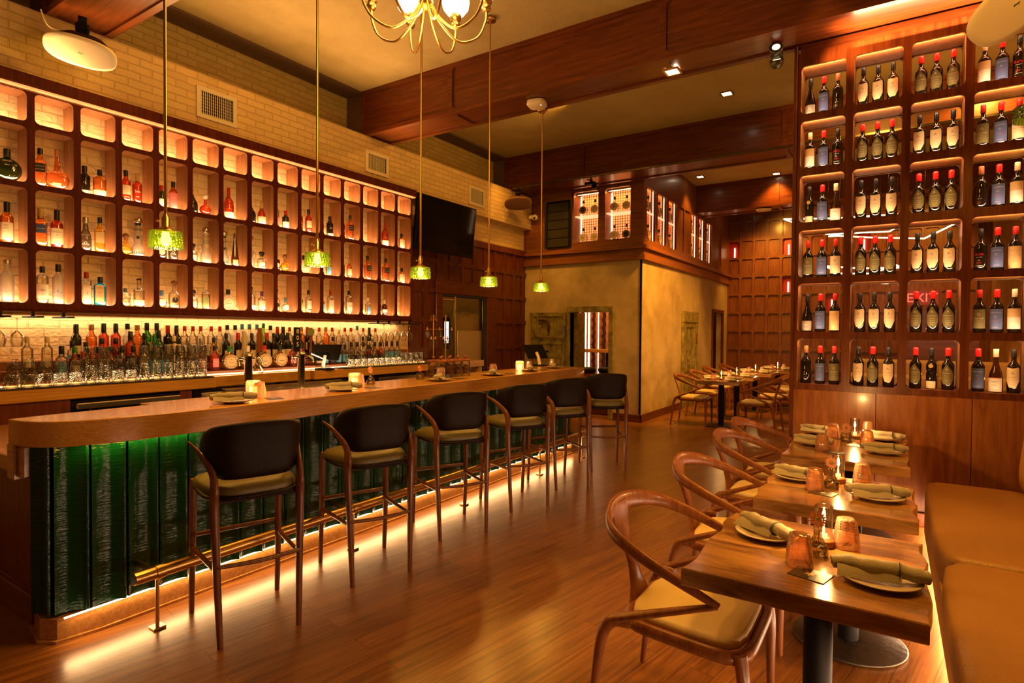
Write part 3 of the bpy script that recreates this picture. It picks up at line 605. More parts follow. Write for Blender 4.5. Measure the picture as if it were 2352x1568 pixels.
def label_patch(mb, R, z0, z1, half, outline=None, sx=1, sy=1, pw=2, mi=0):
    """curved label on the -y side; outline(u) gives (lo, hi) fractions"""
    def fn(u, v):
        a = (-half+2*half*u)
        lo, hi = outline(u) if outline else (0, 1)
        z = z0+(z1-z0)*(lo+(hi-lo)*v)
        ca, sa = sin(a), -cos(a)
        if pw != 2:
            q = (abs(ca)**pw+abs(sa)**pw)**(-1.0/pw); ca *= q; sa *= q
        return ((R+.0008)*ca*sx, (R+.0008)*sa*sy-.0004, z)
    return mb.grid(fn, 14, 6, mi)
def lettering(parent, txt, size, z, R, col, sx=1, sy=1, pw=2, off=.0016, x=0):
    V, F = text_geo(txt, size); out = []
    for tx, ty in V:
        if pw == 2 and sx == sy:
            a = (tx+x)/R; out.append(((R+off)*sin(a)*sx, -(R+off)*cos(a)*sy, z+ty))
        else: out.append((tx+x, -(R+off)*sy, z+ty))
    return MB().add(out, F).build('lettering', paint(col, .4), parent)
GL = dict(amber=(.93, .40, .06), red=(.86, .20, .05), orange=(.98, .50, .18), clear=(.93, .92, .87), frost=(.92, .88, .80), green=(.12, .55, .08), dgreen=(.10, .14, .03), dark=(.03, .02, .012),
          blue=(.10, .72, 1.0), pink=(.95, .30, .22), gold=(.95, .68, .18), brown=(.35, .12, .03), yellow=(.95, .80, .25), lime=(.45, .85, .15), black=(.01, .01, .01), smoke=(.45, .40, .34))
CAPC = dict(black=(.012, .012, .012), red=(.42, .015, .012), wax=(.55, .012, .010), green=(.02, .16, .03), gold=(.50, .33, .10), white=(.75, .66, .5), copper=(.42, .15, .06), cork=(.42, .24, .10), silver=(.6, .55, .48), wood=(.22, .09, .03), blue=(.08, .22, .45), ivory=(.72, .58, .34), purple=(.10, .05, .25), brown=(.10, .04, .02))
LABC = dict(cream=(.78, .64, .38), white=(.85, .76, .60), black=(.015, .013, .012), blue=(.10, .14, .32), grey=(.35, .29, .22), lblue=(.10, .42, .75), olive=(.16, .14, .05), gold=(.62, .42, .14), red=(.5, .03, .02), tan=(.7, .47, .2), greenl=(.3, .38, .14), pink=(.75, .18, .16), dblue=(.03, .05, .12))
def make_bottle(h=.30, rb=.038, rn=.014, sh=None, neck=None, style='b', tint='amber', cap='black', capz=None, lab=None, text=(), pw=2, sx=1, sy=1, half=1.15, liquid=None, stopper=None, seal=None, outline=None, lab2=None, extra=None):
    sh = sh or h*.62; neck = neck or h*.76
    t = empty('spirit_bottle' if style != 'wine' else 'wine_bottle'); t['category'] = 'bottle'
    P = prof(neck, sh, rb, rn, h, style)
    opaque = tint in ('dark', 'black')
    body = MB().lathe(P, 20, sx=sx, sy=sy, pw=pw)
    c = GL[tint]
    if opaque: mat = plain_dark(tint)
    elif tint == 'frost': mat = glass(c, .08, .3, body=.35)
    else: mat = glass(c, .07, .04, body=0 if tint in ('clear',) else .12)
    body.build('bottle_body', mat, t)
    if cap:
        cz = capz if capz else h-.045
        mb = MB()
        if stopper == 'ball': mb.lathe([(h-.012, rn*.9), (h, rn*1.3), (h+.012, rn*1.9), (h+.026, rn*1.9), (h+.038, rn*1.2), (h+.042, .001)], 14)
        elif stopper == 'dome': mb.lathe([(h-.01, rn*1.3), (h+.005, rn*2.4), (h+.02, rn*2.5), (h+.04, rn*1.6), (h+.048, .001)], 16)
        else: mb.lathe([(cz, rn*1.12), (cz+.002, rn*1.22), (h-.001, rn*1.22), (h+.004, rn*1.1), (h+.004, .0005)], 14)
        mb.build('cap', paint(CAPC[cap], .35, 1 if cap in ('silver',) else 0), t)
    R = rb
    if lab:
        z0, z1, lc = lab; o = label_patch(MB(), R, z0*h, z1*h, half, outline, sx, sy, pw).build('label', paint(LABC[lc], .5), t)
        for tx in text:
            lettering(o, tx[0], tx[1], tx[2]*h, R, tx[3], sx, sy, pw)
        if lab2: label_patch(MB(), R+.0005, lab2[0]*h, lab2[1]*h, half, None, sx, sy, pw).build('label_band', paint(LABC[lab2[2]], .5), o)
    elif text:
        for tx in text: lettering(t, tx[0], tx[1], tx[2]*h, R, tx[3], sx, sy, pw)
    if seal:
        zc, rr, sc_ = seal
        MB().lathe([(0, rr), (.002, rr), (.0025, rr*.8), (.0025, .0005)], 18).build('seal', paint(LABC[sc_], .5), t)
        q = [o for o in bpy.data.objects if o.name.startswith('seal')][-1]
    if extra: extra(t)
    return t
_pd = {}
def plain_dark(t):
    if t not in _pd: _pd[t] = plain('dark_bottle_glass', (.008, .005, .003), .06, coat=.3)
    return _pd[t]
def seal_disc(t, z, rr, y, col, ring=None):
    n = 20; mb = MB(); V = [(rr*cos(2*pi*k/n), y, z+rr*sin(2*pi*k/n)) for k in range(n)]
    mb.add(V, [list(range(n))]); o = mb.build('label', paint(LABC[col], .5), t)
    if ring:
        mb = MB()
        for k in range(12):
            a = 2*pi*k/12; V = [(rr*.80*cos(a)+rr*w_*cos(2*pi*q/12), y-.0008, z+rr*.80*sin(a)+rr*w_*sin(2*pi*q/12)) for w_ in (.165, .10) for q in range(12)]; mb.add(V, [(q, (q+1) % 12, 12+(q+1) % 12, 12+q) for q in range(12)])
        mb.build('printed_ornament', paint(ring, .5), o)
    return o
# --- wine kinds
CR, GO, WH, BK, RE = (.75, .6, .35), (.62, .42, .15), (.85, .78, .62), (.02, .015, .01), (.6, .02, .02)
def wine(**k):
    k.setdefault('h', .325); k.setdefault('rb', .0415); k.setdefault('rn', .0145); k.setdefault('tint', 'dark'); k.setdefault('capz', k['h']-.058)
    k.setdefault('sh', k['h']*.58); k.setdefault('neck', k['h']*.74)
    t = make_bottle(**k); t.name = 'wine_bottle'; return t
def waxcap(t):
    MB().lathe([(.268, .0184), (.271, .0190), (.318, .0194), (.329, .0182), (.332, .012), (.332, .0005)], 14).build('wax_seal', plain('red_wax', (.60, .010, .010), .3, coat=.4) if 'red_wax' not in bpy.data.materials else bpy.data.materials['red_wax'], t)
shield = lambda u: ((.16 if .25 < u < .75 else .16+.9*(abs(u-.5)-.25)), 1-.10*abs(u-.5)*2-(0 if .08 < u < .92 else .10))
def shieldout(u):
    d = abs(u-.5)*2
    return (max(0, (d-.45))*.62, 1-.10*(1-d)*0-.06*(1-d)-(.12 if d > .95 else 0))
def diamond(u):
    d = abs(u-.5)*2
    return (max(0, (d-.55))*.55, 1-.42*d)
WK = {}
WK['A'] = Proto(lambda: wine(cap='black', lab=(.13, .60, 'cream'), half=1.05, outline=shieldout, text=(('A', .030, .46, (.30, .20, .09)), ('ALTAMIRA', .0085, .36, (.25, .16, .07)), ('RESERVA', .005, .30, (.35, .25, .12)), ('NAPA VALLEY', .0045, .20, (.35, .25, .12)))))
def wd():
    t = wine(cap='black', lab=(.14, .62, 'olive'), half=1.1, outline=diamond, text=(('A', .026, .50, CR), ('ALMACERRO', .010, .405, CR), ('Single Vineyard', .0070, .345, CR), ('Estate Grown', .0070, .295, CR), ('Cuvee Rouge', .0075, .245, CR), ('2019', .0065, .20, CR)))
    waxcap(t); return t
WK['D'] = Proto(wd)
def wb():
    t = wine(cap='black', lab=(.08, .55, 'blue'), text=(('AMULET ESTATE', .0090, .47, WH), ('o', .024, .38, GO), ('Proprietary', .0085, .29, (.55, .10, .10)), ('Red', .0085, .25, (.55, .10, .10)), ('NAPA VALLEY', .0055, .13, WH)))
    waxcap(t); return t
WK['B'] = Proto(wb)
WK['G'] = Proto(lambda: wine(style='slope', rb=.043, sh=.15, cap='black', lab=(.03, .29, 'grey'), text=(('N', .022, .19, WH), ('LUCENTE', .0085, .075, WH))))
WK['V'] = Proto(lambda: wine(cap='copper', text=(('1', .040, .42, WH), ('l', .030, .30, GO), ('THE ONE', .006, .24, WH), ('VINO', .007, .18, (.6, .15, .05)), ('ROSSO', .007, .14, (.6, .15, .05)))))
WK['P'] = Proto(lambda: wine(cap='ivory', lab=(.09, .36, 'white'), lab2=(.36, .56, 'tan'), text=(('. . .  .', .014, .30, (.5, .35, .15)), ('CABERNET', .006, .16, (.3, .2, .1)))))
WK['K'] = Proto(lambda: wine(cap='black', text=((')', .030, .58, WH), ('Bella', .030, .40, RE), ('VINEYARDS', .0075, .33, WH), ('2018', .007, .26, WH), ('RED', .016, .20, RE), ('NAPA VALLEY', .007, .13, WH))))
def wm():
    t = wine(rb=.036, cap='black', lab=(.02, .20, 'cream'), half=1.0, text=(('Riserva', .008, .11, BK),)); seal_disc(t, .185, .016, -.0372, 'gold'); return t
WK['M'] = Proto(wm)
WK['R'] = Proto(lambda: wine(style='slope', rb=.043, sh=.15, tint='brown', cap='ivory', lab=(.02, .34, 'white'), lab2=(.335, .35, 'red'), text=(('RAMEY', .011, .25, BK), ('~%~', .020, .17, (.6, .08, .05)), ('PINOT NOIR', .006, .07, BK))))
def wh(lc, cap):
    return wine(cap=cap, lab=(.10, .55, lc), text=(('o', .040, .44, GO if lc != 'cream' else (.35, .25, .1)), ('AMULET ESTATE', .0088, .33, WH if lc != 'cream' else BK), ('Cabernet', .0070, .28, GO), ('2019', .0055, .22, GO)))
WK['H'] = Proto(lambda: wh('olive', 'red')); WK['C'] = Proto(lambda: wh('cream', 'red'))
WK['Y'] = Proto(lambda: wine(cap='red', lab=(.04, .55, 'tan'), text=(('~ ~', .03, .45, (.45, .26, .08)), ('* ~ *', .03, .32, (.45, .26, .08)), ('NAPA', .010, .20, (.4, .22, .08)))))
WDES = {'A': 'black-capped bottle with pale shield-shaped label', 'D': 'red-wax-capped bottle with olive diamond-topped label', 'B': 'red-wax-capped bottle with blue label', 'G': 'slope-shouldered bottle with low grey label', 'V': 'copper-capped bottle with white vertical print', 'P': 'ivory-capped bottle with patterned and white label', 'K': 'black bottle with red script lettering', 'M': 'slim bottle with gold medallion and low cream label', 'R': 'ivory-capped sloping bottle with white label and red line', 'H': 'red-capped bottle with dark olive label and gold emblem', 'C': 'red-capped bottle with cream label', 'Y': 'red-capped bottle with golden map-like label'}
WINE = [['GBV', 'AAA', 'DDD', 'PBK'], ['PBK', 'DDD', 'AAA', 'HBC'], ['MBR', 'AAA', 'DDD', 'VBP'], ['HBC', 'DDD', 'AAA', 'KBY'], ['GBY', 'AAA', 'DDD', 'HBP'], ['VBH', 'ADA', 'DMD', 'BRA']]
ORD = ['top', 'second', 'third', 'fourth', 'fifth', 'bottom']
CN = ['first', 'second', 'third', 'fourth']
for i, row in enumerate(WINE):
    for j, cell in enumerate(row):
        for k, ch in enumerate(cell):
            x = cols[j][0]+.338*(.19+.31*k)+random.uniform(-.004, .004)
            pos = ['left', 'middle', 'right'][k]
            kk = ch if not (i == 5 and ch == 'A' and False) else ch
            lab = '%s, %s in %s row, %s wine-wall column' % (WDES[kk], pos, ORD[i], CN[j])
            WK[kk]((x, WY+.11+random.uniform(-.006, .006), rows[i][0]), radians(-6+j*-3)+random.uniform(-.06, .06), lab, 'wine bottles in the wine wall')
# ---------------------------------------------------------------- cubby shelving behind the bar
XF = -5.45
bs = empty('bottle_shelving', (0, 0, 0), 0, 'long dark wooden wall of lit rounded cubbies holding spirits behind the bar', 'shelving')
NC, C0, CP = 16, 1.724-2*.2965, .2965
CW = .248
crow = [(3.061, 3.284), (2.607, 3.022), (2.147, 2.564), (1.706, 2.108)]
g = (CP-CW)/2
us = [(C0+i*CP-g, C0+i*CP, C0+i*CP+CW, C0+i*CP+CW+g) for i in range(NC)]
vs = [((3.0415), 3.061, 3.284, 3.29), (2.5855, 2.607, 3.022, 3.0415), (2.1275, 2.147, 2.564, 2.5855), (1.66, 1.706, 2.108, 2.1275)]
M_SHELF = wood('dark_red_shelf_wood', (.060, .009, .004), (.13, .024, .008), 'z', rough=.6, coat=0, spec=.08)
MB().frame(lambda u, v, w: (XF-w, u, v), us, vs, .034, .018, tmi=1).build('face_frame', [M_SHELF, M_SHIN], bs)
for i in range(NC+1):
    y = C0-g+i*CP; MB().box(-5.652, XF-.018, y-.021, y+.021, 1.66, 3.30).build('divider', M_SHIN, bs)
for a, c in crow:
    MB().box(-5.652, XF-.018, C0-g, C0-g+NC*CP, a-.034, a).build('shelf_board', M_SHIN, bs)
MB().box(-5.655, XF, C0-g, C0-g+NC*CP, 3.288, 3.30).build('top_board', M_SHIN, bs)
MB().box(-5.655, XF+.055, C0-g, C0-g+NC*CP+.04, 3.315, 3.405, b=.006).build('cornice', M_SHELF, bs)
MB().box(XF-.010, XF+.045, C0-g, C0-g+NC*CP+.02, 3.300, 3.314).build('cornice_light', plain('led_glow_strip', (1, .6, .3), .5, emit=.42, ecol=(1, .38, .12)), bs)
MB().box(-5.655, XF+.012, C0-g, C0-g+NC*CP, 1.640, 1.66, b=.004).box(-5.6, XF+.02, C0-g, C0-g+NC*CP, 1.655, 1.672, b=.004).build('base_rail', M_SHELF, bs)
MB().box(-5.655, XF-.02, C0-g+NC*CP, C0-g+NC*CP+.03, 1.64, 3.40).build('end_panel', M_SHELF, bs)

# ---------------------------------------------------------------- spirits: kinds
SK = {}
def kind(code, desc, **k): SK[code] = (Proto(lambda: make_bottle(**k)), desc)
def kx(code, desc, fn): SK[code] = (Proto(fn), desc)
BKc, WHc, GOc, CRc = (.02, .016, .012), (.85, .78, .62), (.62, .42, .15), (.75, .6, .35)
kind('wood', 'squat dark green flask with black stopper', h=.235, rb=.088, rn=.018, style='flask', sy=.42, tint='dgreen', cap='black', capz=.18, text=(('DISTILLERY', .011, .62, CRc), ('RESERVE', .008, .50, CRc)))
kind('jwb', 'square amber whisky with black slanted label', h=.30, rb=.040, rn=.015, pw=7, tint='orange', cap='black', lab=(.38, .60, 'black'), half=.72, text=(('JOHNNIE WALKER', .0065, .53, WHc), ('BLACK LABEL', .0085, .45, WHc), ('12', .014, .15, GOc)))
kind('angel', 'big flat orange flask with etched neck', h=.315, rb=.078, rn=.014, style='flask', sy=.4, tint='orange', cap='copper', capz=.26, lab=(.08, .16, 'tan'), half=.35, text=(("ANGEL'S ENVY", .012, .42, CRc),))
kind('blkor', 'black bottle with orange neck band', h=.235, rb=.040, rn=.016, sh=.15, neck=.18, tint='dark', cap='black', lab=(.04, .16, 'cream'), text=(('12', .02, .42, WHc),))
kind('squat', 'squat amber bourbon with low cream label', h=.225, rb=.047, rn=.014, sh=.155, neck=.175, sy=.7, tint='orange', cap='black', lab=(.02, .25, 'cream'), text=(('10', .02, .13, (.5, .2, .1)),))
kind('buff', 'amber bourbon with cream oval label', h=.265, rb=.037, rn=.014, tint='red', cap='black', lab=(.22, .52, 'cream'), half=.9, text=(('TRACE', .012, .14, WHc),))
kind('saz', 'amber rye with white script and gold neck', h=.265, rb=.038, rn=.013, tint='red', cap='gold', capz=.19, text=(('Saz', .032, .40, WHc), ('RYE', .014, .22, WHc)))
kind('pink', 'rose tinted bottle with floral label', h=.255, rb=.037, rn=.014, tint='red', cap='black', lab=(.05, .60, 'pink'), text=(('LUNA', .012, .42, WHc),))
kind('grncr', 'dark green bottle with red cap and white label', h=.20, rb=.036, rn=.014, tint='dgreen', cap='red', lab=(.05, .40, 'white'))
kind('xo', 'round cognac decanter with clear ball stopper', h=.165, rb=.052, rn=.013, style='flask', sy=.8, tint='red', cap='white', stopper='ball', text=(('XO', .018, .45, GOc),))
kind('cog', 'tall red-necked cognac with white base label', h=.315, rb=.047, rn=.013, style='slope', sh=.19, tint='red', cap='red', capz=.22, lab=(.02, .24, 'white'), text=(('D USSE', .010, .33, GOc),))
kx('louis', 'black decanter with cream round seal', lambda: (lambda t: (seal_disc(t, .062, .022, -.044, 'cream'), t)[1])(make_bottle(h=.235, rb=.050, rn=.013, style='slope', sh=.12, tint='dark', cap='gold')))
kind('gold', 'cognac with gold foil neck and cream label', h=.235, rb=.040, rn=.013, style='slope', sh=.13, tint='red', cap='gold', capz=.15, lab=(.04, .36, 'cream'))
kind('flor', 'clear bottle with pink floral print', h=.29, rb=.034, rn=.013, tint='clear', cap='black', lab=(.05, .40, 'pink'))
kind('yel', 'pale gold bottle with olive base', h=.22, rb=.033, rn=.013, tint='gold', cap='brown', lab=(.04, .3, 'greenl'))
kind('macd', 'amber single malt with white label', h=.30, rb=.041, rn=.015, tint='red', cap='black', capz=.22, lab=(.10, .52, 'cream'), half=1.2, text=(('MACALLAN', .0115, .42, BKc), ('12', .017, .34, BKc), ('YEARS OLD', .0055, .27, BKc)))
kind('blue', 'square amber scotch with blue diagonal label', h=.295, rb=.042, rn=.017, pw=5, tint='orange', cap='gold', capz=.215, lab=(.36, .58, 'dblue'), half=.74, text=(('Blue Label', .0125, .47, GOc),))
kind('lagav', 'tall amber malt with long cream label', h=.305, rb=.041, rn=.015, tint='orange', cap='black', capz=.235, lab=(.08, .50, 'cream'), text=(('W', .024, .42, (.3, .25, .12)), ('MALT', .012, .36, BKc)))
kind('grey', 'grey frosted tapering bottle with moon print', h=.275, rb=.041, rn=.017, style='slope', sh=.14, tint='smoke', cap='silver', text=(('REVEL STOKE', .0095, .48, WHc), ('o', .05, .25, WHc), ('Spiced', .018, .20, WHc)))
kind('tallg', 'square gold and clear bottle with orange label', h=.29, rb=.037, rn=.013, pw=5, tint='gold', cap='black', lab=(.28, .58, 'tan'), half=.72)
def azul(t0, spots):
    t = make_bottle(h=.315, rb=.048, rn=.018, style='dec', tint='black' if False else 'frost', cap=None)
    MB().lathe([(.29, .018), (.30, .030), (.315, .036), (.335, .030), (.352, .012), (.356, .001)], 18).build('dome_cap', M_CHROME, t)
    MB().lathe([(.272, .0205), (.292, .026)], 16, closed=False, fn=lambda a, z: 1.0).build('painted_collar', paint(LABC[t0], .4), t)
    mb = MB()
    for k in range(10):
        a = -1.5+k*.33
        for z in (.03, .235):
            R = .047 if z < .1 else .030; mb.add([(R*1.04*sin(a+q[0]), -R*1.04*cos(a+q[0]), z+q[1]) for q in ((-.10, -.008), (.10, -.008), (.0, .022))], [(0, 1, 2)])
    mb.build('painted_petals', paint(LABC[t0], .4), t); seal_disc(t, .165, .017, -.040, t0, CRc); return t
kx('azb', 'black and white ceramic decanter with dome cap', lambda: azul('black', 1))
kx('azp', 'pale painted ceramic decanter with dome cap', lambda: azul('tan', 1))
kx('azw', 'white ceramic decanter with chrome dome cap', lambda: azul('grey', 1))
kind('don', 'tall slim brown tapering bottle', h=.325, rb=.036, rn=.012, style='cone', tint='brown', cap='wood', pw=4, lab=(.05, .20, 'tan'), half=.6)
kx('dark', 'round black-brown bottle with cream seal', lambda: (lambda t: (seal_disc(t, .062, .026, -.046, 'cream'), t)[1])(make_bottle(h=.17, rb=.046, rn=.017, sh=.115, neck=.135, tint='brown', cap='black')))
kind('rndc', 'small round clear bottle with cork ball', h=.15, rb=.052, rn=.013, style='flask', sy=.8, tint='gold', cap='wood', stopper='ball')
kind('tequ', 'low clear square bottle with black stopper', h=.145, rb=.040, rn=.015, pw=5, sh=.10, neck=.118, tint='clear', cap='black', stopper='ball', lab=(.2, .5, 'white'), half=.6)
kind('clrt', 'tall clear bottle with narrow label', h=.255, rb=.036, rn=.013, tint='clear', cap='black', lab=(.18, .55, 'white'), half=.7)
kind('ambl', 'amber bottle with black round label', h=.235, rb=.038, rn=.014, tint='orange', cap='black', lab=(.15, .45, 'black'), half=.8)
kind('slen', 'slender amber bottle with cream label', h=.225, rb=.031, rn=.012, tint='orange', cap='cork', lab=(.15, .50, 'cream'))
kind('redt', 'tall red-brown bottle with white label', h=.285, rb=.034, rn=.013, tint='red', cap='black', lab=(.15, .58, 'white'))
kind('crml', 'stout bottle with large cream label', h=.205, rb=.041, rn=.015, sh=.14, neck=.16, tint='orange', cap='black', lab=(.1, .62, 'cream'))
kind('belv', 'tall frosted vodka bottle with tree print', h=.315, rb=.043, rn=.017, sh=.20, neck=.235, tint='frost', cap='silver', capz=.285, text=(('||||||||', .022, .36, (.35, .30, .22)), ('BELVEDERE', .0135, .27, (.25, .2, .14)), ('VODKA', .0065, .235, (.35, .3, .2))))
kind('ket', 'tall clear vodka bottle with black cap', h=.285, rb=.040, rn=.014, sh=.205, neck=.235, tint='clear', cap='black', lab=(.14, .52, 'white'), text=(('K', .028, .36, (.55, .05, .03)), ('etel One', .0125, .36, BKc), ('VODKA', .006, .25, BKc)))
kind('goos', 'frosted vodka bottle with blue mountain print', h=.31, rb=.039, rn=.0145, sh=.20, neck=.24, tint='frost', cap='black', capz=.255, text=(('~^~', .045, .30, (.08, .25, .6)), ('GREY GOOSE', .0092, .20, (.15, .2, .4)), ('VODKA', .0065, .14, BKc)))
kind('beef', 'clear gin bottle with red cap', h=.265, rb=.034, rn=.013, pw=6, sh=.19, neck=.215, tint='clear', cap='red', lab=(.05, .60, 'white'), half=.72, text=(('BEEFEATER', .0085, .56, (.6, .04, .03)), ('i', .040, .38, (.6, .04, .03)), ('LONDON', .008, .15, (.6, .1, .1))))
kind('bomb', 'square bright blue gin bottle', h=.235, rb=.043, rn=.015, pw=6, sh=.165, neck=.185, tint='blue', cap='black', lab=(.10, .72, 'tan'), half=.60, text=(('BOMBAY', .0095, .62, BKc), ('o', .035, .45, (.15, .25, .4)), ('Sapphire', .0095, .34, BKc)))
kind('horse', 'small clear bottle with horseshoe emblem', h=.155, rb=.036, rn=.011, pw=6, sh=.115, neck=.125, tint='clear', cap='blue', capz=.125, text=(('O', .06, .35, (.2, .15, .1)),))
kind('caraf', 'clear carafe with white base label', h=.245, rb=.043, rn=.016, sh=.145, neck=.175, tint='clear', cap='black', capz=.235, lab=(.06, .25, 'white'), text=(('CASAMIGOS', .009, .15, (.6, .4, .15)),))
kx('seal', 'round clear bottle with white seal label', lambda: (lambda t: (seal_disc(t, .050, .030, -.040, 'white'), t)[1])(make_bottle(h=.155, rb=.046, rn=.013, style='flask', sy=.75, tint='clear', cap='blue')))
kx('sev', 'rounded clear gin bottle with dark oval label', lambda: (lambda t: (seal_disc(t, .075, .026, -.034, 'black'), lettering(t, '7', .028, .085, .034, WHc, sx=1, sy=1.02), t)[2])(make_bottle(h=.215, rb=.048, rn=.014, sh=.11, neck=.17, sy=.7, tint='clear', cap='wood', stopper='ball')))
kind('clrg', 'clear bottle with pale green label', h=.235, rb=.038, rn=.013, tint='clear', cap='ivory', lab=(.08, .48, 'greenl'), half=.7)
kx('mand', 'large round cream flask with orange ring pattern', lambda: (lambda t: (seal_disc(t, .078, .068, -.034, 'cream', (.55, .12, .06)), lettering(t, 'o', .030, .10, .034, (.5, .1, .05), sy=1.05), lettering(t, 'Mandala', .017, .068, .034, BKc, sy=1.05), t)[3])(make_bottle(h=.205, rb=.080, rn=.016, style='flask', sy=.4, tint='frost', cap='black', capz=.16)))
kind('titos', 'clear bottle with black neck and white label', h=.205, rb=.036, rn=.013, tint='clear', cap='purple', lab=(.12, .55, 'white'))
kind('bluec', 'clear bottle with blue print', h=.215, rb=.036, rn=.013, tint='clear', cap='white', lab=(.12, .50, 'lblue'), half=.6)
kind('darkw', 'dark bottle with white label band', h=.20, rb=.037, rn=.013, tint='brown', cap='white', lab=(.2, .4, 'white'))
kind('grnw', 'green bottle with white base label', h=.205, rb=.033, rn=.012, tint='green', cap='green', lab=(.05, .45, 'white'))
GRID = {1: [('', 'squat'), ('', 'wood'), ('jwb', 'angel'), ('blkor', 'squat'), ('buff', 'saz'), ('grncr', 'pink'), ('louis', 'xo'), ('cog', ''), ('louis', 'gold'), ('flor', 'grncr'), ('saz', 'buff'), ('yel', 'blkor'), ('saz', 'jwb'), ('crml', ''), ('redt', 'cog'), ('ambl', 'crml')],
        2: [('saz', 'macd'), ('jwb', 'lagav'), ('blue', 'macd'), ('grey', 'tallg'), ('rndc', 'azb'), ('dark', 'grey'), ('tequ', 'azp'), ('azb', 'don'), ('azw', 'tequ'), ('dark', 'rndc'), ('mand', ''), ('clrt', 'bluec'), ('ambl', 'slen'), ('redt', 'jwb'), ('redt', 'jwb'), ('redt', 'crml')],
        3: [('ket', 'beef'), ('', 'belv'), ('ket', 'goos'), ('beef', 'bomb'), ('horse', 'caraf'), ('seal', 'sev'), ('tequ', 'clrg'), ('mand', ''), ('caraf', 'titos'), ('sev', 'seal'), ('clrg', 'clrt'), ('bluec', 'beef'), ('clrg', 'ket'), ('caraf', 'bluec'), ('caraf', 'darkw'), ('grnw', '')]}
RN = {1: 'second', 2: 'third', 3: 'lowest'}
ON = ['first', 'second', 'third', 'fourth', 'fifth', 'sixth', 'seventh', 'eighth', 'ninth', 'tenth', 'eleventh', 'twelfth', 'thirteenth', 'fourteenth', 'fifteenth', 'sixteenth']
for r, rowd in GRID.items():
    for c, pair in enumerate(rowd):
        if c == 0: continue
        for k, code in enumerate(pair):
            if not code: continue
            single = not pair[1-k]
            f = .5 if (single and code in ('mand', 'cog')) else (.27, .68)[k]
            if c == 1: f = (.3, .62)[k]
            y = C0+c*CP+CW*f; xx = XF-.085-random.uniform(0, .03)-(.03 if k == 0 and c > 5 else 0)
            pf, desc = SK[code]
            pf((xx, y, crow[r][0]), pi/2-atan2(y, -xx)*-1*0-random.uniform(.15, .45), '%s, %s%s cubby row, %s column' % (desc, '' if single else ('left in ' if k == 0 else 'right in '), RN[r], ON[c-1]), 'spirits in the cubby shelving')

# ---------------------------------------------------------------- back counter
bc = empty('back_counter', (0, 0, 0), 0, 'long wooden back counter under the cubby shelving, crowded with bottles and glasses', 'counter')
MB().box(-5.65, -4.98, 1.12, 2.86, 1.0, 1.095, b=.006).box(-5.65, -5.03, 2.86, 3.9, 1.0, 1.095, b=.006).box(-5.65, -4.98, 3.9, 6.88, 1.0, 1.095, b=.006).build('worktop', M_BAR, bc)
for a, c in ((1.12, 2.84), (4.28, 5.70)): MB().box(-5.13, -4.97, a, c, 1.095, 1.103).build('bar_mat', paint((.012, .012, .012), .6), bc)
for a, c in ((1.12, 1.78), (2.56, 2.66), (5.62, 5.72)): MB().box(-5.6, -5.0, a, c, 0, 1.0, b=.004).build('support_panel', M_WZ, bc)
MB().box(-5.06, -5.0, 6.78, 6.86, 0, 1.0, b=.004).build('leg', M_BAR, bc)
MB().box(-5.655, -5.14, 1.2, 5.75, 1.095, 1.135).box(-5.655, -5.285, 1.2, 5.75, 1.135, 1.20).box(-5.655, -5.43, 1.2, 5.75, 1.20, 1.265).build('bottle_riser', M_CW, bc)
MB().box(-5.138, -5.128, 1.2, 5.75, 1.10, 1.112).build('riser_light', M_LEDS, bc)
def ucf():
    t = empty('undercounter_fridge'); t['category'] = 'fridge'
    MB().box(-.30, .30, -.40, .40, 0, 1.0, b=.006).build('cabinet', M_BLACK, t)
    for s in (-1, 1): MB().box(.30, .315, s*.2-.185, s*.2+.185, .10, .88, b=.006).build('door', M_BLACKG, t)
    MB().box(.352, .375, -.37, .37, .925, .968, b=.006).build('handle_bar', M_STB, t)
    for s in (-1, 1): MB().box(.30, .355, s*.25-.03, s*.25+.03, .905, .93, b=.004).build('latch', M_STEEL, t)
    return t
pf = Proto(ucf)
for y, l in ((2.17, 'nearest black fridge with steel bar under the back counter'), (3.08, 'second black fridge under the back counter behind the beer taps'), (3.95, 'third black fridge under the back counter below the till'), (5.15, 'farthest black fridge under the back counter')):
    pf((-5.32, y, 0), 0, l, 'fridges under the back counter')
# drainboard and taps
t = empty('drainboard_station', (0, 0, 0), 0, 'stainless drainboard station holding the beer taps behind the bar', 'sink')
MB().box(-4.975, -4.60, 2.85, 4.25, .86, .93, b=.01).build('basin', M_STB, t)
MB().box(-4.62, -4.595, 2.85, 4.25, .80, .97, b=.006).build('front_rail', M_STB, t)
MB().box(-4.975, -4.90, 2.90, 4.2, .93, .99, b=.006).build('speed_rail', M_STB, t)
for y in (2.9, 4.18): MB().box(-4.9, -4.64, y, y+.03, 0, .86).build('leg', M_STEEL, t)
def tap():
    t = empty('beer_tap_tower'); t['category'] = 'beer tap'
    MB().lathe([(0, .05), (.012, .05), (.016, .036), (.04, .034), (.34, .034), (.345, .038), (.37, .036), (.38, .02), (.382, .001)], 18).build('column', M_STB, t)
    for s in (-1, 1):
        MB().tube([(.0, s*.03, .33), (.0, s*.10, .335), (.03, s*.11, .31), (.04, s*.11, .27)], .012, 8).build('spout', M_CHROME, t)
    return t
pf = Proto(tap)
a = pf((-4.76, 3.025, .93), 0, 'nearer steel beer tap tower with pale ornate handles', 'beer tap towers')
b = pf((-4.76, 3.575, .93), 0, 'farther steel beer tap tower with black and round handles', 'beer tap towers')
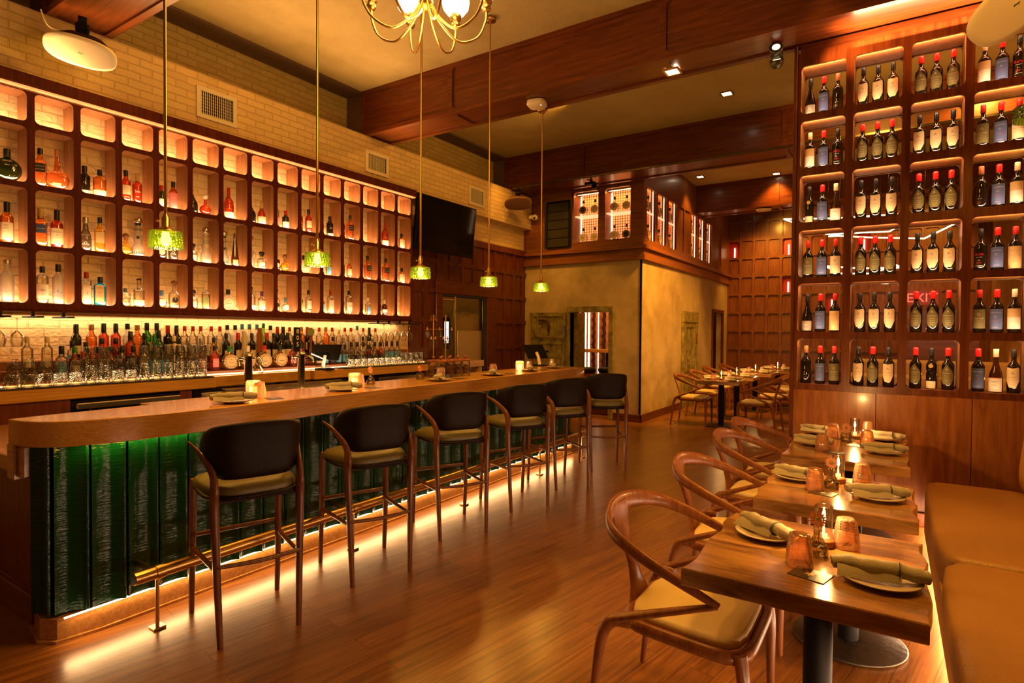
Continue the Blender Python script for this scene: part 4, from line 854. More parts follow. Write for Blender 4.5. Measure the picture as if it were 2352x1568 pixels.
def hnd(par, y, kind):
    if kind == 'carved': MB().lathe([(0, .008), (.02, .012), (.05, .022), (.09, .016), (.14, .026), (.17, .014), (.20, .022), (.215, .004)], 12).build('tap_handle', plain('pale_carved_handle', (.5, .42, .25), .5), par, (0, y, .36))
    elif kind == 'wood': MB().box(-.014, .014, -.028, .028, .02, .20, b=.008).box(-.008, .008, -.02, .02, .2, .24, b=.004).build('tap_handle', M_CH, par, (0, y, .36))
    elif kind == 'black':
        o = MB().box(-.012, .012, -.030, .030, .02, .25, b=.004).build('tap_handle', M_BLACK, par, (0, y, .36))
        for i, ch in enumerate('805'):
            V, F = text_geo(ch, .06); MB().add([(.0135, x, zz+.21-i*.062) for x, zz in V], F).build('lettering', paint(WHc, .4), o)
    else:
        o = MB().tube([(0, 0, .0), (0, 0, .16)], .012, 10).lathe([(.16, .012), (.17, .02)], 12).build('tap_handle', M_ST, par, (0, y, .36))
        MB().tube([(.012*0, 0+.035*cos(q*pi/8), .205+.035*sin(q*pi/8)) for q in range(16)], .008, 6, closed=True).box(-.006, .006, -.03, .03, .18, .232).build('badge', plain('green_badge', (.16, .2, .06), .4), o)
hnd(a, -.04, 'carved'); hnd(a, .11, 'wood'); hnd(b, -.05, 'black'); hnd(b, .11, 'round')
# till screens
def till():
    t = empty('till_screen'); t['category'] = 'till'
    MB().box(-.10, .10, -.09, .09, 0, .014, b=.005).build('base', M_BLACK, t)
    MB().tube([(-.05, 0, .012), (-.02, 0, .10), (.03, 0, .165)], .02, 8, ry=.03).build('stand', M_WHITE, t)
    o = MB().box(-.008, .008, -.16, .16, -.11, .11, b=.006).build('screen', M_BLACK, t); o.location = (.05, 0, .18); o.rotation_euler = (0, radians(38), 0)
    MB().box(.0085, .0095, -.148, .148, -.098, .098).build('display_glass', M_BLACKG, o)
    return t
tl = till(); tl.location = (-4.84, 4.02, 1.1); tl.rotation_euler = (0, 0, radians(-25)); tag(tl, 'black till screen facing out on the back counter among the bottles', 'till', 'till screens')
t2 = tree_copy(tl, (-3.86, 6.52, 1.07), radians(155), 'till screen seen from behind at the far end of the bar', 'till screens')
tl.location = (-5.05, 4.08, 1.096)

# bottles on the risers
kind('c_bl', 'clear bottle with black neck and blue label', h=.245, rb=.037, rn=.0145, sh=.15, neck=.18, tint='clear', cap='black', capz=.185, lab=(.05, .50, 'lblue'), text=(('Pueblo', .013, .36, WHc), ('Viejo', .013, .28, WHc)))
kind('glen', 'amber scotch with green cap and cream label', h=.235, rb=.035, rn=.014, tint='red', cap='green', capz=.19, lab=(.05, .42, 'cream'), text=(('GLENLIVET', .0095, .30, BKc), ('12', .014, .2, BKc)))
kind('evan', 'red amber bourbon with black label', h=.235, rb=.040, rn=.015, sh=.13, neck=.165, tint='red', cap='black', lab=(.05, .40, 'black'), text=(('Evan', .012, .30, WHc), ('Williams', .0125, .22, WHc)))
kind('kahl', 'clear bottle with black label and neck', h=.24, rb=.037, rn=.0145, sh=.15, neck=.18, tint='clear', cap='black', capz=.185, lab=(.08, .38, 'black'), text=(('Pueblo', .012, .28, WHc),))
kind('abso', 'clear vodka bottle with blue lettering', h=.235, rb=.037, rn=.013, sh=.165, neck=.18, tint='clear', cap='silver', text=(('ABSOLUT', .0145, .42, (.03, .10, .5)), ('VODKA', .009, .34, (.03, .10, .5))))
kind('clrp', 'plain clear bottle with white cap', h=.25, rb=.036, rn=.013, tint='clear', cap='ivory', lab=(.1, .35, 'white'), half=.6)
kind('pinkb', 'pink gin bottle with black cap', h=.225, rb=.036, rn=.014, pw=5, tint='pink', cap='black', lab=(.15, .5, 'pink'), half=.6, text=(('BEEFEATER', .0085, .38, WHc),))
kx('fl_g', 'round flask with ring pattern and green neck', lambda: (lambda t: (seal_disc(t, .078, .066, -.034, 'tan', (.14, .10, .03)), lettering(t, 'o', .030, .10, .034, BKc, sy=1.05), lettering(t, 'Mandala', .015, .068, .034, BKc, sy=1.05), t)[3])(make_bottle(h=.22, rb=.078, rn=.018, style='flask', sy=.4, tint='gold', cap='green', capz=.165)))
kx('fl_c', 'round flask with ring pattern and cream neck', lambda: (lambda t: (seal_disc(t, .078, .066, -.034, 'tan', (.30, .16, .05)), lettering(t, 'o', .030, .10, .034, BKc, sy=1.05), t)[2])(make_bottle(h=.22, rb=.078, rn=.018, style='flask', sy=.4, tint='gold', cap='ivory', capz=.165)))
kx('fl_r', 'round flask with ring pattern and red neck', lambda: (lambda t: (seal_disc(t, .078, .066, -.034, 'tan', (.16, .09, .03)), lettering(t, 'Mandala', .015, .068, .034, BKc, sy=1.05), t)[2])(make_bottle(h=.22, rb=.078, rn=.018, style='flask', sy=.4, tint='gold', cap='red', capz=.165)))
kx('fl_k', 'round flask with ring pattern and black neck', lambda: (lambda t: (seal_disc(t, .078, .066, -.034, 'tan', (.22, .05, .02)), lettering(t, 'Mandala', .015, .068, .034, BKc, sy=1.05), t)[2])(make_bottle(h=.22, rb=.078, rn=.018, style='flask', sy=.4, tint='gold', cap='black', capz=.165)))
kind('bckw', 'pale gold whisky with printed label', h=.235, rb=.036, rn=.013, tint='gold', cap='black', lab=(.1, .55, 'cream'), text=(('BACK', .012, .40, BKc), ('WHISKY', .010, .30, BKc)))
kind('sblu', 'small bottle with blue band and black cap', h=.215, rb=.033, rn=.014, tint='clear', cap='black', capz=.16, lab=(.1, .5, 'lblue'))
kind('srd', 'red bitter bottle with black label', h=.205, rb=.036, rn=.014, tint='red', cap='black', lab=(.1, .45, 'black'))
kind('bor', 'orange liqueur bottle with clear neck', h=.28, rb=.040, rn=.016, tint='orange', cap='cork', stopper=None)
kind('bred', 'pink red bottle with black foil neck', h=.29, rb=.037, rn=.015, tint='pink', cap='black', capz=.21, lab=(.1, .3, 'black'))
kind('bwht', 'white glazed bottle with black cap', h=.29, rb=.037, rn=.015, tint='frost', cap='black', lab=(.15, .4, 'cream'))
kind('bgrn', 'green herbal liqueur bottle with black foil', h=.30, rb=.037, rn=.015, tint='green', cap='black', capz=.235, lab=(.2, .45, 'greenl'))
kind('blim', 'bright lime green tall bottle', h=.31, rb=.034, rn=.013, style='slope', sh=.17, tint='lime', cap='green')
kind('bgrb', 'dark green bottle with black neck', h=.28, rb=.036, rn=.015, tint='dgreen', cap='black', capz=.20, lab=(.15, .4, 'cream'))
kind('bclr', 'clear tall bottle with red cap', h=.275, rb=.036, rn=.013, tint='clear', cap='red', lab=(.1, .4, 'white'), half=.7)
kind('bblu', 'pale bottle with blue printed stopper', h=.30, rb=.035, rn=.014, tint='frost', cap='blue', capz=.25, lab=(.1, .35, 'white'), half=.7)
kind('bdrk', 'dark vermouth bottle', h=.275, rb=.037, rn=.014, tint='dark', cap='black', lab=(.1, .4, 'cream'), half=.8)
kind('brdc', 'dark bottle with red foil cap', h=.28, rb=.037, rn=.015, tint='dark', cap='red', capz=.21, lab=(.1, .4, 'cream'), half=.8)
front = [(1.768, 'c_bl'), (1.849, 'glen'), (1.928, 'evan'), (2.006, 'evan'), (2.09, 'evan'), (2.17, 'kahl'), (2.252, 'kahl'), (2.334, 'kahl'), (2.414, 'c_bl'), (2.493, 'c_bl'), (2.575, 'clrp'), (2.655, 'abso'), (2.741, 'abso'), (2.814, 'pinkb'), (2.925, 'pinkb'), (3.07, 'fl_g'), (3.245, 'fl_c'), (3.42, 'fl_r'), (3.595, 'fl_k'), (3.745, 'pinkb'), (3.845, 'pinkb'), (4.06, 'bckw'), (4.15, 'sblu'), (4.24, 'srd'), (4.33, 'sblu'), (4.42, 'sblu'), (4.51, 'kahl'), (4.60, 'kahl'), (4.69, 'kahl'), (4.78, 'srd'), (4.87, 'evan'), (4.965, 'evan'), (5.06, 'c_bl'), (5.15, 'c_bl'), (5.245, 'c_bl')]
mid = [(1.62, 'clrp'), (1.74, 'clrp'), (1.90, 'sblu'), (1.99, 'srd'), (2.10, 'evan'), (2.20, 'evan'), (2.31, 'bred'), (2.42, 'bdrk'), (2.53, 'bgrn'), (2.66, 'clrp'), (2.78, 'abso'), (2.90, 'abso'), (3.02, 'bckw'), (3.14, 'bdrk'), (3.26, 'brdc'), (3.404, 'bdrk'), (3.494, 'bdrk'), (3.571, 'brdc'), (3.65, 'bdrk'), (3.742, 'bdrk'), (3.815, 'bgrb'), (3.965, 'bdrk'), (4.104, 'brdc'), (4.25, 'clrp'), (4.4, 'bckw'), (4.55, 'abso'), (4.7, 'clrp'), (4.85, 'bckw'), (5.0, 'abso'), (5.15, 'clrp')]
back = [(1.98, 'bgrb'), (2.086, 'bor'), (2.174, 'bred'), (2.264, 'bred'), (2.353, 'bwht'), (2.429, 'bor'), (2.506, 'bgrn'), (2.588, 'bgrn'), (2.681, 'brdc'), (2.757, 'bgrb'), (2.831, 'bclr'), (2.906, 'bclr'), (2.98, 'bclr'), (3.08, 'bclr'), (3.166, 'bclr'), (3.241, 'bwht'), (3.322, 'bwht'), (3.396, 'bblu'), (3.476, 'bblu'), (3.558, 'bblu'), (3.632, 'blim'), (3.713, 'bwht'), (3.795, 'brdc'), (3.864, 'bgrb'), (3.944, 'bclr'), (4.026, 'bdrk'), (4.094, 'bor'), (4.172, 'brdc'), (4.332, 'bclr'), (4.423, 'bor'), (4.516, 'bclr'), (4.612, 'clrp'), (4.703, 'bclr'), (4.796, 'bclr'), (4.891, 'bblu'), (4.989, 'bclr'), (5.088, 'bgrb'), (5.191, 'bclr')]
def nth(n):
    return ON[n] if n < 16 else {16: 'seventeenth', 17: 'eighteenth', 18: 'nineteenth', 19: 'twentieth'}.get(n) or 'twenty-'+ON[n-20] if n < 29 else ('thirtieth' if n == 29 else ('thirty-'+ON[n-30] if n < 39 else 'fortieth'))
for nm, L, x, z in (('front', front, -5.215, 1.135), ('middle', mid, -5.355, 1.20), ('back', back, -5.50, 1.265)):
    tot = {}
    for n, (y, code) in enumerate(L):
        pf, desc = SK[code]
        pf((x, y*{'front': 1.0186, 'middle': 1.0104, 'back': 1.0092}[nm], z), pi/2-random.uniform(0, .5), '%s, %s from left in %s counter row' % (desc, nth(n), nm), 'bottles on the back counter')
# ---------------------------------------------------------------- the bar
bar = empty('bar_counter', (0, 0, 0), 0, 'long bar with glossy oak top, dark green glazed tile front and glowing base', 'bar counter')
top = [(-3.62, 1.03), (-3.50, 1.045), (-3.40, 1.085), (-3.33, 1.15), (-3.275, 1.27), (-3.24, 1.42), (-3.215, 1.65), (-3.205, 1.95), (-3.21, 2.6), (-3.22, 3.4), (-3.22, 6.35), (-3.235, 6.47), (-3.29, 6.56), (-3.38, 6.61), (-3.5, 6.63), (-3.78, 6.63), (-3.78, 1.70), (-3.66, 1.70), (-3.64, 1.2)]
top = [(p.x, p.y) for p in smooth([(a, c, 0) for a, c in top[:15]], 4)]+top[15:]
o = MB().prism(top, .945, 1.07, b=.004, sm=True).build('countertop', M_BAR, bar)
o.data.polygons.foreach_set('use_smooth', [abs(p.normal.z) < .9 and len(p.vertices) == 4 for p in o.data.polygons]); o.data.set_sharp_from_angle(angle=radians(35)) if hasattr(o.data, 'set_sharp_from_angle') else None
MB().box(-3.645, -3.56, 1.03, 1.075, .775, .946, b=.004).box(-3.56, -3.50, 1.045, 1.16, .785, .946, b=.010).build('corner_post', M_OAKX, bar)
MB().box(-3.62, -3.44, 1.22, 6.42, .116, .944).box(-3.75, -3.62, 1.56, 6.42, .0, .944).box(-3.60, -3.42, 1.125, 1.22, .116, .944).build('carcass', M_BLACK, bar)
# scalloped tiles: shallow convex staves
path = [(-3.66, 1.13), (-3.52, 1.10)]
def stave(a, c):
    ax, ay = a; cx, cy = c; L = sqrt((cx-ax)**2+(cy-ay)**2); tx, ty = (cx-ax)/L, (cy-ay)/L; nx, ny = ty, -tx
    pts = []
    for k in range(19):
        if k < 14: u = k/13*.86; w = k/13; b = .020*abs(2*w-1)**2.4
        else: w = (k-13)/5; u = .86+.14*w; b = .020-.006*(1 if k == 18 else 0)+.008*max(0, 1-(2*w-1)**2)**.5
        pts.append((ax+tx*L*(.02+.96*u)+nx*b, ay+ty*L*(.02+.96*u)+ny*b))
    return pts
mbt = MB()
segs = [((-3.60, 1.115), (-3.49, 1.10)), ((-3.49, 1.10), (-3.40, 1.14))]
y = 1.14; xx = -3.40
P = [(-3.385, 1.13), (-3.345, 1.27)]
while P[-1][1] < 6.3: P.append((-3.325, P[-1][1]+.155))
P += [(-3.40, 6.47), (-3.52, 6.55), (-3.67, 6.58)]
P = [(-3.66, 1.20), (-3.575, 1.125), (-3.48, 1.10)] + P
for i in range(len(P)-1):
    q = stave(P[i], P[i+1]); n = len(q)
    V = [(p[0], p[1], .124) for p in q]+[(p[0], p[1], .945) for p in q]
    mbt.add(V, [(k, k+1, n+k+1, n+k) for k in range(n-1)], 0, True)
    inn = [(p[0]-.02 if i > 2 else p[0], p[1]+(.02 if i <= 2 else 0), .124) for p in q]
    mbt.add([(p[0], p[1], .124) for p in q]+inn, [(k, n+k, n+k+1, k+1) for k in range(n-1)], 0)
mbt.build('tile_front', M_GREEN, bar)
MB().prism([(-3.60, 1.12), (-3.42, 1.085), (-3.345, 1.13), (-3.315, 1.3), (-3.315, 6.45), (-3.6, 6.5)], .012, .115, b=.003).prism([(-3.62, 1.105), (-3.41, 1.07), (-3.33, 1.12), (-3.30, 1.3), (-3.30, 6.47), (-3.6, 6.52)], 0, .014).build('plinth', M_OAKX, bar)
MB().box(-3.325, -3.317, 1.15, 6.40, .115, .122).build('base_light_strip', M_LED, bar)
t = MB(); 
for yy in (3.05, 5.2): t.box(-3.335, -3.315, yy, yy+.075, .80, .92, b=.004)
t.build('bag_hook_plate', M_BLACKG, bar)
t = MB()
for yy in (3.05, 5.2): t.box(-3.315, -3.30, yy, yy+.075, .91, .93, b=.003)
t.build('outlet_cover', M_STEEL, bar)
fr = empty('foot_rail', (0, 0, 0), 0, 'brushed brass foot rail running along the tiled bar front', 'foot rail')
MB().tube([(-3.10, 1.36, .285), (-3.10, 6.4, .285)], .032, 18).tube([(-3.10, 1.47, .285), (-3.10, 1.50, .285)], .036, 18).build('rail', M_BRASS, fr)
MB().tube([(-3.10, 1.358, .285), (-3.10, 1.362, .285)], .027, 16).build('end_cap', M_BLACK, fr)
for yy in (1.47, 2.75, 4.0, 5.3, 6.3):
    MB().tube([(-3.10, yy-.012, .285), (-3.10, yy+.012, .285)], .037, 16).box(-3.34, -3.12, yy-.006, yy+.006, .27, .30).box(-3.345, -3.325, yy-.03, yy+.03, .22, .33).tube([(-3.10, yy, .012), (-3.10, yy, .25)], .010, 10).box(-3.13, -3.07, yy-.03, yy+.03, 0, .012, b=.003).build('bracket', M_BRASS, fr)
lc = empty('low_side_counter', (0, 0, 0), 0, 'lower wooden counter joining the near end of the bar to the back counter', 'counter')
MB().box(-4.95, -3.65, 1.06, 1.50, .79, .87, b=.004).build('worktop', M_OAKX, lc)
MB().box(-4.9, -3.68, 1.16, 1.20, 0.14, .79).build('front_panel', M_WZ, lc)
MB().box(-4.95, -3.66, 1.13, 1.16, 0, .14, b=.004).build('plinth', M_WX, lc)

# ---------------------------------------------------------------- bar stools (face +x in their own frame)
def stool():
    t = empty('bar_stool'); t['category'] = 'bar stool'
    mb = MB()
    def pad(u, v):   # domed seat pad, trapezoid plan with rounded corners
        a = 2*pi*u; ca, sa = cos(a), sin(a); q = (abs(ca)**4+abs(sa)**4)**-.25
        r = [(.0, .69), (.93, .69), (1, .705), (1, .735), (.95, .752), (.75, .768), (.4, .778), (0, .78)][int(round(v*7))]
        x = .235*ca*q*r[0]; return (x+.01, .225*sa*q*r[0]*(1+.10*(x/.23)), r[1]-.012*(max(0, x/.23)**2))
    mb.grid(pad, 32, 7); fix(mb.build('seat_pad', M_SEATO, t))
    MB().tube([(.235*cos(2*pi*k/32)*(abs(cos(2*pi*k/32))**4+abs(sin(2*pi*k/32))**4)**-.25+.01, .225*sin(2*pi*k/32)*(abs(cos(2*pi*k/32))**4+abs(sin(2*pi*k/32))**4)**-.25, .700) for k in range(32)], .012, 6, closed=True).box(-.20, .20, -.19, .19, .672, .70, b=.006).build('seat_frame', M_LEATH, t)
    def shell(u, v):   # v across 0..1, u up 0..1 closed thin pad
        a = radians(-76+152*v); e = abs(2*v-1)
        zb = .785+.125*max(0, (e-.50)/.50)**2.0; zt = 1.07-.030*e**2-.085*e**5
        th = u*2*pi; zc = (zb+zt)/2; hz = (zt-zb)/2; R = .212; d = .020
        cz = cos(th); sz = sin(th); hz2 = hz*(abs(cz)**.35)*(1 if cz > 0 else -1); w = d*sz
        rr = R+.008+w+.03*((zc+hz2-.80)/.26); q = (abs(cos(a))**3.6+abs(sin(a))**3.6)**(-1/3.6); return (-rr*cos(a)*q*1.06+.02, rr*sin(a)*q*.92, zc+hz2)
    mb = MB().grid(shell, 20, 26); fix(mb.build('backrest', M_LEATH, t))
    for s in (-1, 1):
        MB().tube(smooth([(.235, s*.222, 0), (.215, s*.222, .35), (.200, s*.218, .66), (.196, s*.214, .725)], 4), lerps([.0135, .018, .020, .018], 4), 12).build('leg', M_ST, t)
        o = MB().tube(smooth([(-.245, s*.185, 0), (-.225, s*.195, .35), (-.212, s*.203, .66), (-.214, s*.202, .75), (-.185, s*.206, .825), (-.085, s*.232, .895), (.045, s*.268, .95)], 5), lerps([.014, .018, .022, .020, .014, .009, .004], 5), 12, ry=lerps([.014, .018, .024, .032, .034, .022, .007], 5)).build('leg', M_ST, t)
        MB().tube([(.222, s*.222, .36), (-.228, s*.196, .36)], [.012, .012], 10).build('stretcher', M_ST, t)
    MB().tube([(.224, -.222, .42), (.224, .222, .42)], .012, 10).build('stretcher', M_ST, t)
    MB().tube(smooth([(-.238, -.193, .385), (-.238, 0, .375), (-.238, .193, .385)], 4), lerps([.010, .016, .010], 4), 10, ry=lerps([.010, .011, .010], 4)).build('stretcher', M_ST, t)
    mb = MB()
    for x, yv in ((.236, .222), (-.246, .185)):
        for s in (-1, 1): mb.lathe([(0, .011), (.008, .011)], 10, (x, s*yv, -.0))
    mb.build('foot_glide', M_STEEL, t)
    return t
pf = Proto(stool)
D = ['nearest black-backed bar stool at the near end of the green bar', 'second bar stool from the near end of the bar', 'third bar stool along the bar from the near end', 'fourth bar stool along the bar, before the far three', 'fifth bar stool, second from the far end of the bar', 'farthest bar stool, at the corner by the doorway']
for i, (x, y, a) in enumerate(((-2.828, 1.791, 162), (-2.807, 2.604, 159), (-2.84, 3.495, 152), (-2.786, 4.33, 154), (-2.79, 5.15, 151), (-2.70, 6.02, 128))):
    pf((x, y, 0), radians(a), D[i], 'bar stools')

# ---------------------------------------------------------------- dining chairs (face +x)
def chair():
    t = empty('dining_chair'); t['category'] = 'chair'
    def seat(u, v):
        a = 2*pi*u; ca, sa = cos(a), sin(a); q = (abs(ca)**5+abs(sa)**5)**-.2
        r = [(0, .432), (.96, .432), (1, .445), (.98, .466), (.9, .474), (.6, .480), (0, .482)][int(round(v*6))]
        x = .215*ca*q*r[0]; return (x, .222*sa*q*r[0]*(1+.10*x/.2), r[1]-.010*(1-(x/.22)**2)*0)
    fix(MB().grid(seat, 36, 6).build('seat', M_SEATC, t))
    rail = []
    for k in range(40):
        a = 2*pi*k/40; ca, sa = cos(a), sin(a); q = (abs(ca)**6+abs(sa)**6)**(-1/6); x = .228*ca*q; rail.append((x, .236*sa*q*(1+.10*x/.2), .425))
    MB().tube(rail, .020, 8, ry=.026, up=(0, 0, 1), closed=True).build('seat_frame', M_CH, t)
    for s in (-1, 1):
        MB().tube(smooth([(.208, s*.245, .445), (.222, s*.252, .36), (.225, s*.255, .2), (.228, s*.258, 0)], 4), lerps([.024, .022, .017, .012], 4), 12).build('leg', M_CH, t)
        MB().tube(smooth([(-.17, s*.262, .455), (-.235, s*.275, .452), (-.275, s*.280, .38), (-.300, s*.284, .20), (-.325, s*.288, 0)], 5), lerps([.022, .026, .021, .016, .011], 5), 12).build('leg', M_CH, t)
        # z-shaped arm: low limb forward to a point, high limb back to the loop
        MB().tube(smooth([(-.235, s*.276, .458), (-.13, s*.292, .505), (.02, s*.306, .568), (.150, s*.312, .618)], 6), lerps([.026, .024, .020, .013], 6), 12, ry=lerps([.018, .015, .013, .010], 6), up=(0, 0, 1)).build('armrest', M_CH, t)
    loop = []
    L = [(.155, -.312, .618), (.03, -.316, .668), (-.11, -.308, .722), (-.235, -.262, .768), (-.305, -.155, .795), (-.330, 0, .805)]
    L = L+[(x, -y, z) for x, y, z in L[-2::-1]]
    rx = [.012, .018, .022, .028, .036, .042]; rx = rx+rx[-2::-1]; ry = [.011, .014, .015, .014, .013, .013]; ry = ry+ry[-2::-1]
    MB().tube(smooth(L, 6), lerps(ry, 6), 14, ry=lerps(rx, 6), up=(0, 0, 1)).build('back_loop', M_CH, t)
    mb = MB()
    sp = smooth([(-.328, 0, .815), (-.318, 0, .74), (-.292, 0, .66), (-.268, 0, .58), (-.248, 0, .50), (-.232, 0, .42)], 5)
    mb.tube(sp, lerps([.115, .075, .038, .034, .060, .130], 5), 14, ry=lerps([.014, .014, .016, .016, .014, .012], 5), up=(1, 0, .3)); mb.build('back_splat', M_CH, t)
    mb = MB()
    for x, yv in ((.228, .258), (-.325, .288)):
        for s in (-1, 1): mb.lathe([(0, .009), (.006, .009)], 8, (x, s*yv, 0))
    mb.build('foot_glide', M_STEEL, t)
    return t
pc = Proto(chair)
for x, y, a, l in ((-.615, 2.27, 0, 'nearest wooden dining chair, cream seat, at the closest slab table'), (-.655, 3.22, 2, 'second wooden dining chair, at the middle slab table'), (-.69, 4.20, 0, 'third wooden dining chair, at the near end of the long far slab table'), (-.72, 4.86, 3, 'fourth wooden dining chair, by the wine wall end post'),
                   (-2.72, 9.72, 4, 'leftmost chair of the front table in the back dining area'), (-1.72, 9.55, 178, 'right-hand chair of the front table in the back dining area'), (-2.76, 10.75, 0, 'left chair of the second back table near the carved door'), (-1.66, 10.70, 183, 'right chair of the second back table'),
                   (-2.86, 12.0, 2, 'left chair of the third back table'), (-1.55, 11.95, 181, 'right chair of the third back table'), (-2.80, 13.1, 0, 'left chair of the farthest back table'), (-1.25, 13.2, 182, 'right chair of the farthest back table'), (-1.72, 12.55, 180, 'chair tucked beside the third and farthest back tables')):
    pc((x, y, 0), radians(a), l, 'dining chairs')

# ---------------------------------------------------------------- tables
def wavy(x0, x1, y0, y1, seed, amp=.011):
    R = random.Random(seed); n = 14; P = []
    ph = [R.uniform(0, 6) for _ in range(4)]
    f = lambda v, o: amp*(sin(5*v*3+ph[o])*.7+sin(11*v*2+ph[o+1])*.3)
    for k in range(n+1): v = k/n; P.append((x1+f(v, 0), y0+(y1-y0)*v))
    for k in range(n+1): v = 1-k/n; P.append((x0+f(v, 2), y0+(y1-y0)*v))
    return P
def table(x0, x1, y0, y1, seed, label, group, bases, h=.75, th=.058):
    cx, cy = (x0+x1)/2, (y0+y1)/2
    t = empty('slab_table', (cx, cy, 0), 0, label, 'table', group)
    MB().prism(wavy(x0-cx, x1-cx, y0-cy, y1-cy, seed), h-th, h, b=.004).build('tabletop', M_TAB, t)
    for bx, by in bases:
        o = MB().lathe([(0, .045), (h-th-.01, .045)], 20, (bx, by, .012)).build('pedestal', M_BLACK, t)
        MB().lathe([(0, .245), (.008, .25), (.012, .243), (.014, .05)], 40, (bx, by, .006)).build('base_plate', plain('worn_dark_base', (.06, .045, .028), .4, .5, bump=.3, bscale=30), t)
        MB().box(bx-.2, bx+.2, by-.04, by+.04, h-th-.012, h-th).build('top_bracket', M_BLACK, t)
    return t
TX = 'slab tables beside the banquette'
table(-.555, .105, 1.885, 2.60, 5, 'nearest walnut slab table with pedestal base', TX, [(0.03, -.02)])
table(-.535, .10, 2.895, 3.56, 8, 'middle walnut slab table of three', TX, [(.06, .07)])
table(-.575, .10, 4.02, 5.33, 11, 'longer live-edge slab table against the wine wall', TX, [(.03, -.35), (.03, .38)])
TB = 'tables in the back dining area'
table(-2.62, -1.98, 9.42, 10.05, 21, 'front small table in the back dining area', TB, [(0, 0)])
table(-2.60, -1.95, 10.45, 11.05, 22, 'second small table in the back dining area', TB, [(0, 0)])
table(-2.56, -1.85, 11.6, 12.4, 23, 'third table in the back dining area', TB, [(0, 0)])
table(-2.45, -1.55, 12.85, 13.7, 24, 'farthest table in the back dining area', TB, [(0, 0)])

# ---------------------------------------------------------------- table settings
def plate():
    t = empty('plate'); t['category'] = 'plate'
    MB().lathe([(0, .001), (0, .055), (.004, .060), (.010, .095), (.014, .112), (.0165, .114), (.0175, .112), (.013, .095), (.007, .060), (.006, .001)], 40).build('dish', M_CHINA, t)
    MB().tube([(.1135*cos(2*pi*k/40), .1135*sin(2*pi*k/40), .0168) for k in range(40)], .0016, 5, closed=True).build('rim', M_RIM, t)
    return t
def napkin():
    t = empty('rolled_napkin'); t['category'] = 'napkin'
    P = smooth([(-.13, .0, .030), (-.09, .006, .036), (-.03, -.004, .037), (.04, .004, .036), (.10, -.003, .032), (.125, 0, .030)], 4)
    def r(k, n): return .021+.006*sin(3.1*k/n)+.002*sin(k*1.7)
    n = len(P)
    MB().tube(P, [r(k, n)*1.12 for k in range(n)], 16, ry=[r(k, n)*.82 for k in range(n)], up=(0, 0, 1)).build('rolled_cloth', M_LINEN, t)
    mb = MB()
    for s, x0 in ((1, .124), (-1, -.129)):
        mb.tube([(x0+s*.001, .012*cos(q*.55)*(1-q/20), .031+.010*sin(q*.55)*(1-q/20)) for q in range(18)], .0022, 5)
    mb.build('rolled_edge', M_LINEN, t)
    MB().tube([(.05+.0, .031*cos(2*pi*k/20), .0355+.0235*sin(2*pi*k/20)) for k in range(20)], .0028, 6, closed=True, up=(1, 0, 0)).build('band', plain('dark_twine', (.03, .028, .02), .6), t)
    MB().grid(lambda u, v: (-.115+.17*u, -.022-.04*v*(1-u*.5), .036-.014*v-.012*v*v), 8, 4).build('loose_fold', M_LINEN, t)
    return t
def tumbler():
    t = empty('pink_tumbler'); t['category'] = 'drinking glass'
    def st(a, z): return 1+(.085*max(0, cos(a*13))*max(0, cos((z-.0565)*2*pi/.0088)) if z > .054 else .012*cos(a*26))
    MB().lathe([(.002, .040)]+[(z, .0415-.0125*(z/.105)**1.5) for z in [.004, .02, .036, .050]+[.0536+.00176*k for k in range(28)]]+[(.1045, .0265), (.107, .021)], 104, pw=3, fn=st).build('glass_body', M_PINK, t)
    MB().lathe([(.1, .023), (.104, .0235), (.105, .001)], 20, pw=3).build('thick_base', glass((.85, .25, .15), .2, .1), t)
    return t
def card():
    t = empty('coaster_card'); t['category'] = 'coaster'
    MB().box(-.055, .055, -.045, .045, 0, .0022, b=.0008).build('card', M_CARD, t)
    MB().add([(.022*cos(a)*(1 if k % 2 else .35), .022*sin(a)*(1 if k % 2 else .35), .0027) for k, a in enumerate([2*pi*q/12 for q in range(12)])], [list(range(12))]).build('printed_emblem', M_GOLDP, t)
    return t
def candle():
    t = empty('glass_chimney_candle'); t['category'] = 'candle'
    MB().lathe([(0, .034), (.004, .036), (.022, .036), (.026, .033), (.026, .001)], 24).build('wooden_base', M_CH, t)
    MB().lathe([(.024, .030), (.145, .030)], 24, closed=False).lathe([(.145, .030), (.147, .0285), (.145, .027)], 24, closed=False).build('glass_chimney', M_CLEAR, t)
    o = MB().lathe([(.026, .012), (.045, .012), (.048, .004), (.084, .003), (.085, .001)], 14).build('wax_stick', plain('wax', (.9, .7, .4), .5, emit=.8, ecol=(1, .6, .25)), t)
    MB().lathe([(0, .001), (.006, .005), (.016, .0065), (.030, .004), (.042, .0004)], 10, (0, 0, .084)).build('flame', M_FLAME, t)
    return t
def vase(flat=False):
    t = empty('bud_vase'); t['category'] = 'vase'
    P = [(0, .026), (.004, .034), (.03, .034), (.045, .026), (.065, .013), (.085, .0125), (.092, .017)] if not flat else [(0, .030), (.004, .037), (.045, .037), (.055, .030), (.062, .030)]
    MB().lathe(P, 24, closed=False, fn=lambda a, z: 1+.03*cos(12*a)).build('glass_body', M_CRYST, t)
    MB().lathe([(.004, .030), (.028, .031), (.029, .001)], 18).build('water', glass((.9, .8, .6), .1), t)
    return t
